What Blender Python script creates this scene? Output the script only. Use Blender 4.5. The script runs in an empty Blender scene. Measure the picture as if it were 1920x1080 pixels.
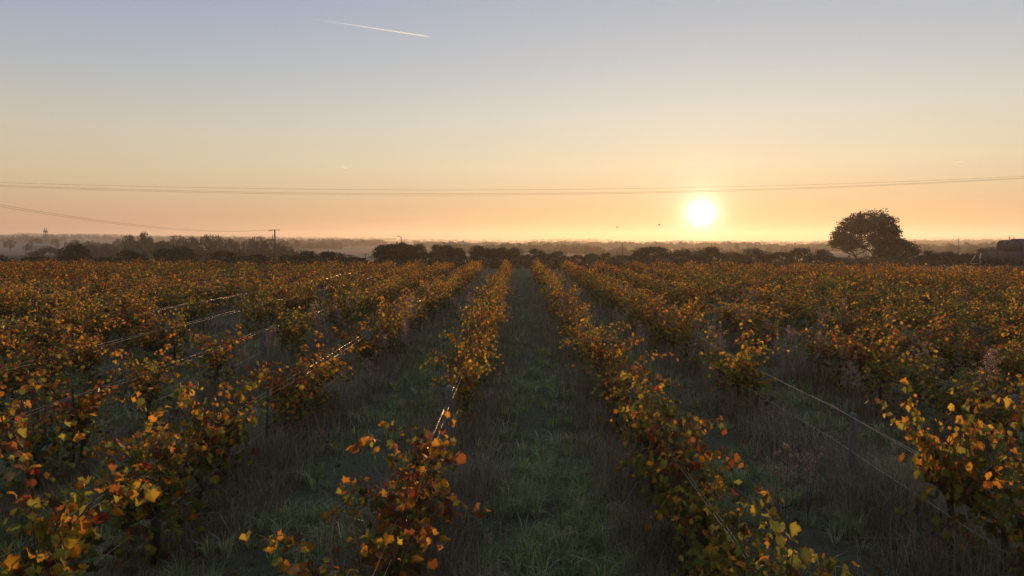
import bpy, math
import numpy as np

R = np.random.default_rng(7)
rad = math.radians
SC = bpy.context.scene
COL = SC.collection

# ------------------------------------------------------------------ camera
H = 3.4                      # eye height in metres
F = 1280.0                   # focal length in pixels of the 1920 px wide photograph
PITCH = math.atan(88 / F)
YAW = math.atan(10 / F)
cam_data = bpy.data.cameras.new('camera')
cam = bpy.data.objects.new('camera', cam_data)
COL.objects.link(cam)
cam_data.lens = 24
cam_data.sensor_width = 36
cam_data.clip_start = 0.05
cam_data.clip_end = 30000
cam.location = (0, 0, H)
cam.rotation_euler = (rad(90) - PITCH, 0, YAW)
SC.camera = cam


def ray(px, py):
    """direction of the ray through photo pixel (px, py)"""
    x, y, z = (px - 960) / F, 1.0, (540 - py) / F
    y, z = y * math.cos(PITCH) + z * math.sin(PITCH), -y * math.sin(PITCH) + z * math.cos(PITCH)
    x, y = x * math.cos(YAW) - y * math.sin(YAW), x * math.sin(YAW) + y * math.cos(YAW)
    return np.array([x, y, z])


def at(px, py, Y):
    d = ray(px, py)
    return np.array([0, 0, H]) + d * (Y / d[1])


# ------------------------------------------------------------------ sun and sky
SUN = ray(1315, 402)
SUN = SUN / np.linalg.norm(SUN)
SUN_EL = math.asin(SUN[2])
SUN_AZ = math.atan2(SUN[0], SUN[1])
sun_data = bpy.data.lights.new('sun', 'SUN')
sun_data.energy = 5.0
sun_data.angle = rad(0.5)
sun_data.color = (1.0, 0.60, 0.28)
sun = bpy.data.objects.new('sun', sun_data)
COL.objects.link(sun)
sun.rotation_euler = (rad(90) - SUN_EL, 0, -SUN_AZ + math.pi)
# the lamp's local -Z must point away from the sun
from mathutils import Vector
sun.rotation_euler = Vector((-SUN[0], -SUN[1], -SUN[2])).to_track_quat('-Z', 'Y').to_euler()

world = bpy.data.worlds.new('World')
SC.world = world
world.use_nodes = True


class NT:
    """small helper to write node trees"""
    def __init__(self, tree):
        self.t = tree

    def n(self, kind, **kw):
        nd = self.t.nodes.new(kind)
        for k, v in kw.items():
            setattr(nd, k, v)
        return nd

    def link(self, a, b):
        self.t.links.new(a, b)

    def put(self, sock, v):
        if isinstance(v, bpy.types.NodeSocket):
            self.link(v, sock)
        elif v is not None:
            sock.default_value = v

    def math(self, op, a, b=None, c=None, clamp=False):
        nd = self.n('ShaderNodeMath', operation=op, use_clamp=clamp)
        for s, v in zip(nd.inputs, (a, b, c)):
            self.put(s, v)
        return nd.outputs[0]

    def mix(self, f, a, b, mode='MIX'):
        nd = self.n('ShaderNodeMix', data_type='RGBA', blend_type=mode)
        self.put(nd.inputs[0], f)
        self.put(nd.inputs[6], a)
        self.put(nd.inputs[7], b)
        return nd.outputs[2]

    def ramp(self, f, stops, interp='LINEAR'):
        nd = self.n('ShaderNodeValToRGB')
        cr = nd.color_ramp
        cr.interpolation = interp
        while len(cr.elements) < len(stops):
            cr.elements.new(0.5)
        for e, (p, c) in zip(cr.elements, stops):
            e.position = p
            e.color = c if len(c) == 4 else (*c, 1)
        self.put(nd.inputs[0], f)
        return nd.outputs[0]

    def noise(self, scale, vec=None, detail=3, rough=0.5, dist=0.0):
        nd = self.n('ShaderNodeTexNoise')
        nd.inputs['Scale'].default_value = scale
        nd.inputs['Detail'].default_value = detail
        nd.inputs['Roughness'].default_value = rough
        nd.inputs['Distortion'].default_value = dist
        if vec is not None:
            self.link(vec, nd.inputs['Vector'])
        return nd


def lin(r, g, b):
    f = lambda c: (c / 255 / 12.92) if c <= 10 else ((c / 255 + 0.055) / 1.055) ** 2.4
    return (f(r), f(g), f(b))


w = NT(world.node_tree)
bg = world.node_tree.nodes['Background']
tc = w.n('ShaderNodeTexCoord')
nrm = w.n('ShaderNodeVectorMath', operation='NORMALIZE')
w.link(tc.outputs['Generated'], nrm.inputs[0])
sep = w.n('ShaderNodeSeparateXYZ')
w.link(nrm.outputs[0], sep.inputs[0])
elev = w.math('ARCSINE', sep.outputs[2])                       # radians
e01 = w.math('MULTIPLY', w.math('MAXIMUM', elev, 0.0), 1 / rad(60), clamp=True)
dot = w.n('ShaderNodeVectorMath', operation='DOT_PRODUCT')
w.link(nrm.outputs[0], dot.inputs[0])
dot.inputs[1].default_value = tuple(SUN)
ang = w.math('MULTIPLY', w.math('ARCCOSINE', w.math('MINIMUM', dot.outputs['Value'], 1.0)), 180 / math.pi)
E_ = lambda d: d / 60
near_ramp = w.ramp(e01, [(0, lin(166, 132, 92)), (E_(2.5), lin(198, 168, 126)), (E_(6), lin(217, 206, 174)), (E_(10), lin(208, 209, 196)),
                         (E_(14), lin(189, 195, 197)), (E_(20), lin(168, 178, 190)), (E_(35), lin(160, 174, 200)), (1, lin(152, 168, 200))])
far_ramp = w.ramp(e01, [(0, lin(186, 138, 110)), (E_(1.5), lin(200, 155, 122)), (E_(4.5), lin(208, 187, 152)), (E_(8), lin(200, 192, 172)),
                        (E_(12), lin(176, 181, 184)), (E_(18), lin(150, 162, 189)), (E_(35), lin(150, 165, 195)), (1, lin(146, 164, 198))])
t = w.n('ShaderNodeMapRange', interpolation_type='SMOOTHSTEP')
w.link(ang, t.inputs['Value'])
t.inputs['From Min'].default_value = 58
t.inputs['From Max'].default_value = 6
skycol = w.mix(t.outputs[0], far_ramp, near_ramp)
# the glow round the sun
g1 = w.math('MULTIPLY', w.math('EXPONENT', w.math('MULTIPLY', ang, -1 / 0.50)), 8.0)
g2 = w.math('MULTIPLY', w.math('EXPONENT', w.math('MULTIPLY', ang, -1 / 2.2)), 0.62)
c1 = w.mix(1.0, (1.0, 0.92, 0.62, 1), g1, 'MULTIPLY')
c2 = w.mix(1.0, (0.60, 0.58, 0.42, 1), g2, 'MULTIPLY')
skycol = w.mix(1.0, skycol, c1, 'ADD')
skycol = w.mix(1.0, skycol, c2, 'ADD')
nish = w.n('ShaderNodeTexSky', sky_type='NISHITA', sun_disc=False, sun_elevation=SUN_EL, sun_rotation=SUN_AZ)
nish_s = w.mix(1.0, nish.outputs[0], (0.08, 0.08, 0.08, 1), 'MULTIPLY')
skycol = w.mix(0.06, skycol, nish_s)
w.link(skycol, bg.inputs['Color'])
bg.inputs['Strength'].default_value = 1.0

SC.view_settings.view_transform = 'Standard'
SC.view_settings.look = 'None'
SC.view_settings.gamma = 1
SC.view_settings.use_curve_mapping = False
SC.view_settings.exposure = 0.12
SC.render.engine = 'CYCLES'
cy = SC.cycles
cy.max_bounces = 7
cy.transparent_max_bounces = 12
cy.volume_bounces = 0
cy.use_denoising = True

HAZE_DENSITY = 3.4e-4


# ------------------------------------------------------------------ mesh helpers
def tag(o, label=None, cat=None, group=None, kind=None):
    if label: o['label'] = label
    if cat: o['category'] = cat
    if group: o['group'] = group
    if kind: o['kind'] = kind
    return o


def mesh(name, V, T, C=None, mat=None, smooth=False, T2=None, mat2=None):
    """triangle mesh from arrays; C = per-vertex RGBA"""
    V = np.ascontiguousarray(V, np.float32)
    T = np.ascontiguousarray(T, np.int32)
    n1 = len(T)
    if T2 is not None:
        T = np.concatenate([T, T2]).astype(np.int32)
    me = bpy.data.meshes.new(name)
    me.vertices.add(len(V))
    me.vertices.foreach_set('co', V.ravel())
    me.loops.add(T.size)
    me.loops.foreach_set('vertex_index', T.ravel())
    me.polygons.add(len(T))
    me.polygons.foreach_set('loop_start', np.arange(0, T.size, 3, dtype=np.int32))
    if mat: me.materials.append(mat)
    if mat2: me.materials.append(mat2)
    if T2 is not None:
        mi = np.zeros(len(T), np.int32); mi[n1:] = 1
        me.polygons.foreach_set('material_index', mi)
    if smooth:
        me.polygons.foreach_set('use_smooth', np.ones(len(T), bool))
    if C is not None:
        a = me.color_attributes.new('Col', 'FLOAT_COLOR', 'POINT')
        a.data.foreach_set('color', np.ascontiguousarray(C, np.float32).ravel())
    me.update()
    return me


def link(name, data, parent=None, loc=(0, 0, 0), rot=None, scale=None):
    o = bpy.data.objects.new(name, data)
    COL.objects.link(o)
    o.location = loc
    if rot is not None: o.rotation_euler = rot
    if scale is not None: o.scale = scale
    if parent: o.parent = parent
    return o


class Acc:
    def __init__(self):
        self.v, self.t, self.c, self.n = [], [], [], 0

    def add(self, V, T, C=None):
        V = np.asarray(V, float); T = np.asarray(T, int)
        self.v.append(V); self.t.append(T + self.n); self.n += len(V)
        if C is not None:
            C = np.asarray(C, float)
            self.c.append(np.broadcast_to(C, (len(V), 4)) if C.ndim == 1 else C)

    def arrays(self):
        return np.concatenate(self.v), np.concatenate(self.t), (np.concatenate(self.c) if self.c else None)

    def mesh(self, name, mat, smooth=False):
        V, T, C = self.arrays()
        return mesh(name, V, T, C, mat, smooth)


def tube(P, rr, k=6, cap=True):
    P = np.asarray(P, float); n = len(P)
    rr = np.broadcast_to(np.asarray(rr, float), (n,))
    D = np.gradient(P, axis=0)
    D /= np.linalg.norm(D, axis=1)[:, None] + 1e-9
    up = np.array([0, 0, 1.0]) if abs(D[0][2]) < 0.8 else np.array([1.0, 0, 0])
    A = np.cross(D, up); A /= np.linalg.norm(A, axis=1)[:, None] + 1e-9
    B = np.cross(D, A)
    th = np.arange(k) * 2 * math.pi / k
    V = P[:, None] + rr[:, None, None] * (np.cos(th)[None, :, None] * A[:, None] + np.sin(th)[None, :, None] * B[:, None])
    V = V.reshape(-1, 3)
    T = []
    for i in range(n - 1):
        for j in range(k):
            a, b = i * k + j, i * k + (j + 1) % k
            T += [(a, b, b + k), (a, b + k, a + k)]
    if cap:
        V = np.vstack([V, P[0], P[-1]])
        c0, c1_ = n * k, n * k + 1
        for j in range(k):
            T.append((j, c0, (j + 1) % k))
            T.append(((n - 1) * k + j, (n - 1) * k + (j + 1) % k, c1_))
    return V, np.array(T)


def box(cx, cy_, cz, sx, sy, sz):
    v = np.array([(x, y, z) for x in (-.5, .5) for y in (-.5, .5) for z in (-.5, .5)]) * (sx, sy, sz) + (cx, cy_, cz)
    q = [(0, 1, 3, 2), (4, 6, 7, 5), (0, 4, 5, 1), (2, 3, 7, 6), (0, 2, 6, 4), (1, 5, 7, 3)]
    t_ = [(a, b, c) for a, b, c, d in q] + [(a, c, d) for a, b, c, d in q]
    return v, np.array(t_)


def rot_frames(nv, tip):
    """orthonormal frames: local z = nv, local y = tip projected"""
    z = nv / (np.linalg.norm(nv, axis=1)[:, None] + 1e-9)
    y = tip - (tip * z).sum(1)[:, None] * z
    y /= np.linalg.norm(y, axis=1)[:, None] + 1e-9
    x = np.cross(y, z)
    return np.stack([x, y, z], axis=2)        # columns


# ------------------------------------------------------------------ materials
def principled(name, col, rough=0.8, spec=0.2, noise=None, bump=None, metallic=0.0, ncol=None):
    m = bpy.data.materials.new(name); m.use_nodes = True
    t = NT(m.node_tree); b = m.node_tree.nodes['Principled BSDF']
    b.inputs['Roughness'].default_value = rough
    b.inputs['Specular IOR Level'].default_value = spec
    b.inputs['Metallic'].default_value = metallic
    b.inputs['Base Color'].default_value = (*col, 1)
    co = t.n('ShaderNodeTexCoord').outputs['Object']
    if noise:
        n_ = t.noise(noise, co, 5, 0.6)
        c2_ = ncol or tuple(c * 0.45 for c in col)
        t.link(t.mix(t.math('MULTIPLY_ADD', n_.outputs[0], 2.2, -0.6, clamp=True), (*c2_, 1), (*col, 1)), b.inputs['Base Color'])
    if bump:
        n2 = t.noise(bump[0], co, 4, 0.6)
        bp = t.n('ShaderNodeBump'); bp.inputs['Strength'].default_value = bump[1]; bp.inputs['Distance'].default_value = bump[2]
        t.link(n2.outputs[0], bp.inputs['Height']); t.link(bp.outputs[0], b.inputs['Normal'])
    return m


def leaf_material(name, translucency=0.5, gain=1.0, blotch=38.0, edge=True, gloss=0.05):
    m = bpy.data.materials.new(name); m.use_nodes = True
    nt = m.node_tree; t = NT(nt)
    nt.nodes.remove(nt.nodes['Principled BSDF'])
    out = nt.nodes['Material Output']
    at_ = t.n('ShaderNodeAttribute', attribute_name='Col')
    col = at_.outputs['Color']
    co = t.n('ShaderNodeTexCoord').outputs['Object']
    if edge:
        inf = t.n('ShaderNodeObjectInfo')
        off = t.n('ShaderNodeVectorMath', operation='ADD')
        t.link(co, off.inputs[0])
        sc_ = t.n('ShaderNodeVectorMath', operation='SCALE'); sc_.inputs[0].default_value = (37, 11, 23)
        t.link(inf.outputs['Random'], sc_.inputs['Scale']); t.link(sc_.outputs[0], off.inputs[1])
        n1 = t.noise(blotch, off.outputs[0], 4, 0.65)
        # dried brown margins and spots: where alpha (distance from the petiole) plus noise is high
        s = t.math('ADD', t.math('MULTIPLY', at_.outputs['Alpha'], 0.42), n1.outputs[0])
        f = t.n('ShaderNodeMapRange', interpolation_type='SMOOTHSTEP'); t.link(s, f.inputs['Value'])
        f.inputs['From Min'].default_value = 0.80; f.inputs['From Max'].default_value = 0.95
        brown = (0.13, 0.038, 0.014, 1)
        n3 = t.noise(blotch * 0.4, off.outputs[0], 2, 0.5)
        col = t.mix(t.math('MULTIPLY_ADD', n3.outputs[0], 1.6, -0.45, clamp=True), t.mix(1.0, col, (0.62, 0.74, 0.6, 1), 'MULTIPLY'), col)
        col = t.mix(t.math('MULTIPLY', f.outputs[0], 0.85), col, brown)
    if gain != 1.0:
        col = t.mix(1.0, col, (gain, gain, gain, 1), 'MULTIPLY')
    d = t.n('ShaderNodeBsdfDiffuse'); t.link(col, d.inputs['Color'])
    tr = t.n('ShaderNodeBsdfTranslucent')
    # light that passes a leaf comes out more saturated
    gm = t.n('ShaderNodeGamma'); gm.inputs['Gamma'].default_value = 0.86; t.link(col, gm.inputs['Color'])
    t.link(gm.outputs[0], tr.inputs['Color'])
    mx = t.n('ShaderNodeMixShader'); mx.inputs[0].default_value = translucency
    t.link(d.outputs[0], mx.inputs[1]); t.link(tr.outputs[0], mx.inputs[2])
    last = mx.outputs[0]
    if gloss:
        gl = t.n('ShaderNodeBsdfGlossy'); gl.inputs['Roughness'].default_value = 0.42; gl.inputs['Color'].default_value = (0.9, 0.9, 0.9, 1)
        lw = t.n('ShaderNodeLayerWeight'); lw.inputs['Blend'].default_value = 0.25
        m2 = t.n('ShaderNodeMixShader')
        t.link(t.math('MULTIPLY', lw.outputs['Fresnel'], gloss), m2.inputs[0])
        t.link(last, m2.inputs[1]); t.link(gl.outputs[0], m2.inputs[2])
        last = m2.outputs[0]
    t.link(last, out.inputs['Surface'])
    return m


M_leaf = leaf_material('vine_leaf', 0.68)
M_farleaf = leaf_material('vine_leaf_far', 0.5, edge=False, gloss=0)
M_grass = leaf_material('grass_blade', 0.35, edge=False, gloss=0.15)
M_tree = leaf_material('tree_leaf', 0.22, edge=False, gloss=0)
M_wood = principled('vine_bark', (0.075, 0.052, 0.038), 0.95, 0.1, noise=60, bump=(70, 0.8, 0.01))
M_cane = principled('vine_cane', (0.13, 0.060, 0.034), 0.7, 0.3, noise=45)
M_post = principled('weathered_wood', (0.16, 0.145, 0.125), 0.9, 0.15, noise=30, bump=(50, 0.8, 0.008))
M_rust = principled('dark_iron', (0.035, 0.028, 0.024), 0.7, 0.3, noise=40)
M_wire = principled('galvanised_wire', (0.50, 0.40, 0.30), 0.30, 0.5, metallic=1.0)
M_trunk = principled('tree_bark', (0.06, 0.045, 0.034), 0.95, 0.1, noise=4)
M_cable = principled('power_cable', (0.06, 0.055, 0.05), 0.6, 0.3)
M_steel = principled('lattice_steel', (0.10, 0.09, 0.085), 0.6, 0.3, metallic=0.3, noise=2)
M_concrete = principled('concrete_pole', (0.035, 0.03, 0.027), 0.9, 0.1, noise=3)


def ground_material():
    m = bpy.data.materials.new('field_ground'); m.use_nodes = True
    t = NT(m.node_tree); b = m.node_tree.nodes['Principled BSDF']
    b.inputs['Roughness'].default_value = 1.0; b.inputs['Specular IOR Level'].default_value = 0.05
    co = t.n('ShaderNodeTexCoord').outputs['Object']
    n1 = t.noise(1.3, co, 6, 0.62).outputs[0]
    n2 = t.noise(14.0, co, 5, 0.65).outputs[0]
    near_ = t.mix(t.math('MULTIPLY_ADD', n1, 2.4, -0.7, clamp=True), (0.045, 0.042, 0.027, 1), (0.075, 0.092, 0.042, 1))
    near_ = t.mix(t.math('MULTIPLY_ADD', n2, 2.6, -0.9, clamp=True), near_, (0.085, 0.065, 0.042, 1))
    # patchwork of fields far away: sown, stubble, meadow
    mp = t.n('ShaderNodeMapping'); mp.inputs['Scale'].default_value = (0.0034, 0.0052, 1.0); mp.inputs['Rotation'].default_value = (0, 0, 0.35)
    t.link(co, mp.inputs['Vector'])
    vo = t.n('ShaderNodeTexVoronoi'); vo.inputs['Scale'].default_value = 1.0; t.link(mp.outputs[0], vo.inputs['Vector'])
    sx = t.n('ShaderNodeSeparateXYZ'); t.link(vo.outputs['Color'], sx.inputs[0])
    far_ = t.ramp(sx.outputs[0], [(0.0, (0.16, 0.115, 0.075)), (0.28, (0.055, 0.065, 0.030)), (0.5, (0.20, 0.155, 0.10)),
                                  (0.7, (0.11, 0.085, 0.06)), (0.85, (0.065, 0.075, 0.035))], 'CONSTANT')
    nf = t.noise(0.03, co, 5, 0.6).outputs[0]
    far_ = t.mix(t.math('MULTIPLY_ADD', nf, 1.6, -0.4, clamp=True), t.mix(1.0, far_, (0.65, 0.65, 0.65, 1), 'MULTIPLY'), far_)
    sp = t.n('ShaderNodeSeparateXYZ'); t.link(co, sp.inputs[0])
    mr = t.n('ShaderNodeMapRange'); t.link(sp.outputs[1], mr.inputs['Value'])
    mr.inputs['From Min'].default_value = 130; mr.inputs['From Max'].default_value = 190
    t.link(t.mix(mr.outputs[0], near_, far_), b.inputs['Base Color'])
    bp = t.n('ShaderNodeBump'); bp.inputs['Strength'].default_value = 0.7; bp.inputs['Distance'].default_value = 0.06
    t.link(n2, bp.inputs['Height']); t.link(bp.outputs[0], b.inputs['Normal'])
    return m


# ------------------------------------------------------------------ the lie of the land
SKY_X = np.array([-400, 0, 50, 200, 300, 440, 600, 800, 960, 1060, 1150, 1200, 1260, 1500, 1700, 1900, 2300], float)
SKY_Y = np.array([446, 444, 441, 442, 444, 444, 447, 450, 453, 449, 451, 454, 453, 453, 450, 449, 449], float)
FAR = 2600.0


def smooth(a, b, x):
    t_ = np.clip((x - a) / (b - a), 0, 1)
    return t_ * t_ * (3 - 2 * t_)


def wob(x, y, s, seed=0.0):
    return (np.sin(x / s + 1.3 * seed + 1.7 * np.sin(y / s / 1.9 + seed)) * np.sin(y / s * 0.83 - 0.7 * seed + 1.1 * np.sin(x / s / 2.3 + seed)))


def ground(x, y):
    x = np.asarray(x, float); y = np.asarray(y, float)
    d = np.hypot(x, y)
    ahead = smooth(-0.25, 0.35, y / (d + 1e-6))
    px = 970 + F * x / np.maximum(y, 0.35 * d + 1)
    top = np.interp(px, SKY_X, SKY_Y)
    far_z = (452 - top) / F * FAR + H - 7.0
    edge = np.interp(px, [0, 1500, 1700, 1900], [80, 80, 98, 112])
    drop = -5.6 * smooth(edge, edge + 110, d) * ahead
    rise = (far_z + 5.6) * np.clip((d - 380) / (FAR - 380), 0, 1.15) ** 1.15 * ahead
    roll = 1.1 * wob(x, y, 170.0, 2.0) * smooth(200, 500, d) + 2.2 * wob(x, y, 420.0, 5.0) * smooth(600, 1500, d)
    mic = 0.025 * wob(x, y, 0.9, 1.0) + 0.035 * wob(x, y, 2.7, 3.0)
    return drop + rise + roll * ahead + mic * (1 - smooth(70, 120, d))


def build_ground():
    rr = np.unique(np.concatenate([np.linspace(0.5, 30, 90), np.linspace(30, 120, 70), np.geomspace(120, 3350, 90)]))
    th = np.concatenate([np.linspace(-50, 50, 321), np.linspace(50, 310, 80)[1:-1]]) * math.pi / 180
    k = len(th)
    X = rr[:, None] * np.sin(th)[None]; Y = rr[:, None] * np.cos(th)[None]
    Z = ground(X, Y)
    V = np.stack([X, Y, Z], 2).reshape(-1, 3)
    i = np.arange(len(rr) - 1)[:, None] * k; j = np.arange(k)[None]; j2 = (j + 1) % k
    a, b, c, d = i + j, i + j2, i + k + j2, i + k + j
    T = np.concatenate([np.stack([a, c, b], 2).reshape(-1, 3), np.stack([a, d, c], 2).reshape(-1, 3)])
    V = np.vstack([V, [0, 0, ground(0, 0)]])
    jj = np.arange(k)
    T = np.concatenate([T, np.stack([np.full(k, len(V) - 1), jj, (jj + 1) % k], 1)])
    T = T[:, ::-1] if False else T
    tag(link('ground', mesh('ground', V, T, None, ground_material(), True)), 'rolling farmland under and beyond the vineyard', kind='structure')


build_ground()


M_stub = principled('stubble', (0.17, 0.115, 0.08), 1.0, 0.05, noise=0.05, ncol=(0.11, 0.078, 0.052))
for (xa, xb, d0, d1, lb) in [(-80, 165, 340, 600, 'pale stubble field below the lattice tower'), (520, 800, 270, 560, 'pale stubble field between the hedge bushes'), (130, 420, 700, 1000, 'pale field under the left hills'), (1100, 1500, 420, 620, 'pale field in the haze under the sun')]:
    us, vs = np.linspace(0, 1, 24), np.linspace(0, 1, 24)
    XX = np.array([[ray(xa + (xb - xa) * u_ + 20 * math.sin(5 * v_), 452)[:2] / ray(xa + (xb - xa) * u_, 452)[1] * (d0 + (d1 - d0) * v_ + 25 * u_) for u_ in us] for v_ in vs])
    ZZ = ground(XX[..., 0], XX[..., 1]) + 0.35
    V = np.concatenate([XX, ZZ[..., None]], 2).reshape(-1, 3)
    T = []
    for i in range(23):
        for j in range(23):
            q = i * 24 + j
            T += [(q, q + 1, q + 25), (q, q + 25, q + 24)]
    tag(link('stubble_field', mesh('stubble_field', V, np.array(T), None, M_stub, True)), lb, kind='structure')


# ------------------------------------------------------------------ vine leaves
def leaf_shape(n=18, seed=0, cup=0.6):
    r_ = np.random.default_rng(seed)
    th = np.linspace(-math.pi, math.pi, n, endpoint=False) + math.pi / n
    lob = 0.86 + 0.115 * np.cos(5 * th) * np.where(abs(th) < 2.4, 1, 0.2) + 0.05 * r_.normal() * np.cos(th)
    lob *= 1 - 0.38 * np.exp(-((abs(th) - math.pi) / 0.42) ** 2)
    lob *= 1 + 0.07 * np.where(np.arange(n) % 2, 1, -1) + 0.05 * r_.normal(size=n)
    x = np.sin(th) * lob; y = np.cos(th) * lob
    V = np.column_stack([x, y, np.zeros(n)])
    C = np.array([[0, -0.25, 0]])
    V = np.vstack([C, V])
    rr2 = (V[:, 0] ** 2 + V[:, 1] ** 2)
    a, b, c = r_.normal(0, cup, 3)
    V[:, 2] = (0.22 + abs(a)) * abs(V[:, 0]) ** 1.3 * (1 if r_.random() < 0.7 else -1) * 0.75 + b * 0.5 * V[:, 1] * abs(V[:, 1]) + c * 0.25 * V[:, 0] * V[:, 1] + 0.16 * np.sin(6 * np.arctan2(V[:, 0], V[:, 1])) * rr2 * r_.uniform(0.3, 1)
    V[:, 1] += 0.25                                 # petiole joint at the origin, tip along +y
    T = np.array([(0, 1 + i, 1 + (i + 1) % n) for i in range(n)])
    T = T[:, ::-1]
    al = np.ones(n + 1); al[0] = 0
    V[:, 0] *= r_.uniform(0.85, 1.05)
    return V, T, al


SHAPES_HI = [leaf_shape(20, s, 0.45 + 0.12 * s) for s in range(7)]
SHAPES_MID = [leaf_shape(10, 20 + s) for s in range(6)]
PAL = {
    'gold': (0.70, 0.275, 0.03), 'yellow': (0.66, 0.37, 0.045), 'lime': (0.30, 0.25, 0.04), 'green': (0.135, 0.150, 0.034),
    'darkgreen': (0.060, 0.075, 0.024), 'orange': (0.55, 0.19, 0.03), 'rust': (0.30, 0.085, 0.028), 'red': (0.36, 0.055, 0.028),
    'brown': (0.14, 0.068, 0.034), 'tan': (0.30, 0.19, 0.10),
}
PNAMES = list(PAL)
PCOL = np.array([PAL[k] for k in PNAMES])
#            gold yellow lime green dkgrn orange rust red brown tan
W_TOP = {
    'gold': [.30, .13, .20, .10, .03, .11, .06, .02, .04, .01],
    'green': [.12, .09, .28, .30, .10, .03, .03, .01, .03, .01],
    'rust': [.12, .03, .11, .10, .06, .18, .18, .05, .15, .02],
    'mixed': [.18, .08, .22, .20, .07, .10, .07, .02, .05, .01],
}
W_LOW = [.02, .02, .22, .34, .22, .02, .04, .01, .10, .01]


def pick_cols(hfrac, mood, r_):
    n = len(hfrac)
    wt = np.array(W_TOP[mood]); wl = np.array(W_LOW)
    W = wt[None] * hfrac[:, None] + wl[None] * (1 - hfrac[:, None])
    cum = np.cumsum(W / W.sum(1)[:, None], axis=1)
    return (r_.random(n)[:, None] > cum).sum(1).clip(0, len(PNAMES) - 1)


def vine_skeleton(seed, vigour=1.0, near=False):
    """trunk, arms, canes and the stations of the leaves; the row runs along y"""
    r_ = np.random.default_rng(seed)
    wood, cane = Acc(), Acc()
    hz = r_.uniform(0.52, 0.62)
    lean = r_.normal(0, 0.05, 2)
    pts = [(0, 0, -0.08), (lean[0] * 0.6, lean[1], hz * 0.35), (lean[0] * 1.4 + 0.02, lean[1] * 1.5, hz * 0.7), (lean[0] * 0.6, lean[1] * 0.7, hz)]
    wood.add(*tube(pts, [0.042, 0.034, 0.030, 0.036], 6))
    sites = []
    for s in (-1, 1):
        L = r_.uniform(0.30, 0.48)
        arm = np.array([(lean[0] * 0.6, lean[1] * 0.7, hz), (lean[0] * .3, s * L * 0.4, hz + 0.06), (r_.normal(0, .015), s * L, hz + 0.05 + r_.normal(0, 0.02))])
        wood.add(*tube(arm, [0.028, 0.019, 0.012], 5))
        for q in range(int(r_.integers(5, 8) * vigour + 0.5)):
            f_ = r_.random()
            sites.append(arm[0] * (1 - f_) + arm[2] * f_ + (0, 0, 0.02))
    P, N, TIP, HF, S = [], [], [], [], []
    for st in sites:
        L = r_.uniform(0.55, 1.22) * (0.72 + 0.28 * vigour)
        side = r_.choice([-1, 1])
        d = np.array([side * abs(r_.normal(0.05, 0.20)), r_.normal(0, 0.25), 1.0])
        n_ = 9
        p = np.array(st); pp = [p.copy()]
        for i in range(n_ - 1):
            d = d + (r_.normal(0, 0.10) + side * 0.018, r_.normal(0, 0.10), -0.075 * i * r_.uniform(0.1, 1.6))
            d = d / np.linalg.norm(d)
            p = p + d * L / (n_ - 1)
            pp.append(p.copy())
        pp = np.array(pp)
        cane.add(*tube(pp, np.linspace(0.0062, 0.0022, n_), 4, False))
        if r_.random() < 0.12: continue
        m_ = int(r_.uniform(0.7, 1.25) * (19 if near else 24) * L / 0.8)
        for i in range(m_):
            f_ = 0.05 + 0.95 * (i + r_.random()) / m_
            x_ = f_ * (n_ - 1); k = min(int(x_), n_ - 2)
            q = pp[k] * (1 - x_ + k) + pp[k + 1] * (x_ - k)
            out = r_.normal(0, 1, 3); out[2] *= 0.5; out[0] += side * 0.4
            out /= np.linalg.norm(out)
            pet = r_.uniform(0.04, 0.11)
            q2 = q + out * pet + (0, 0, -0.01)
            nrm_ = out * 0.9 + r_.normal(0, 0.55, 3) + (0, 0, 0.35)
            tip = np.array([0, 0, -1.0]) + out * 0.55 + r_.normal(0, 0.35, 3)
            P.append(q2); N.append(nrm_); TIP.append(tip); HF.append(q2[2]); S.append((0.022 + 0.044 * r_.random() ** 0.8) * (1.0 - 0.25 * f_))
    # leaves that hang low round the trunk
    for i in range(int((105 if near else 150) * vigour)):
        q = np.array([r_.normal(0, 0.14), r_.uniform(-0.55, 0.55), r_.uniform(0.14, 1.0)])
        o_ = r_.normal(0, 1, 3)
        P.append(q); N.append(o_ + (0, 0, 0.3)); TIP.append(np.array([0, 0, -1.0]) + r_.normal(0, .4, 3)); HF.append(q[2]); S.append(r_.uniform(0.032, 0.062))
    P = np.array(P); N = np.array(N); TIP = np.array(TIP); S = np.array(S)
    keep = P[:, 2] > 0.12
    ix = np.where(keep)[0]
    P, N, TIP, S = P[keep], N[keep], TIP[keep], S[keep]
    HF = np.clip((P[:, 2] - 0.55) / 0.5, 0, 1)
    return wood, cane, P, N, TIP, HF, S, hz


def leaves_joined(P, Rm, S, cid, shapes, r_, jitter=0.16):
    acc = Acc()
    which = r_.integers(0, len(shapes), len(P))
    for s, (V, T, al) in enumerate(shapes):
        ix = np.where(which == s)[0]
        if not len(ix): continue
        W = np.einsum('nij,vj->nvi', Rm[ix], V) * S[ix][:, None, None] + P[ix][:, None]
        c = PCOL[cid[ix]] * np.exp(r_.normal(0, jitter, (len(ix), 1)))
        C = np.concatenate([np.repeat(c[:, None], len(V), 1), np.broadcast_to(al[None, :, None], (len(ix), len(V), 1))], 2)
        TT = T[None] + (np.arange(len(ix)) * len(V))[:, None, None]
        acc.add(W.reshape(-1, 3), TT.reshape(-1, 3), C.reshape(-1, 4))
    return acc


MOODS = ['gold', 'green', 'rust', 'mixed']
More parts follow.
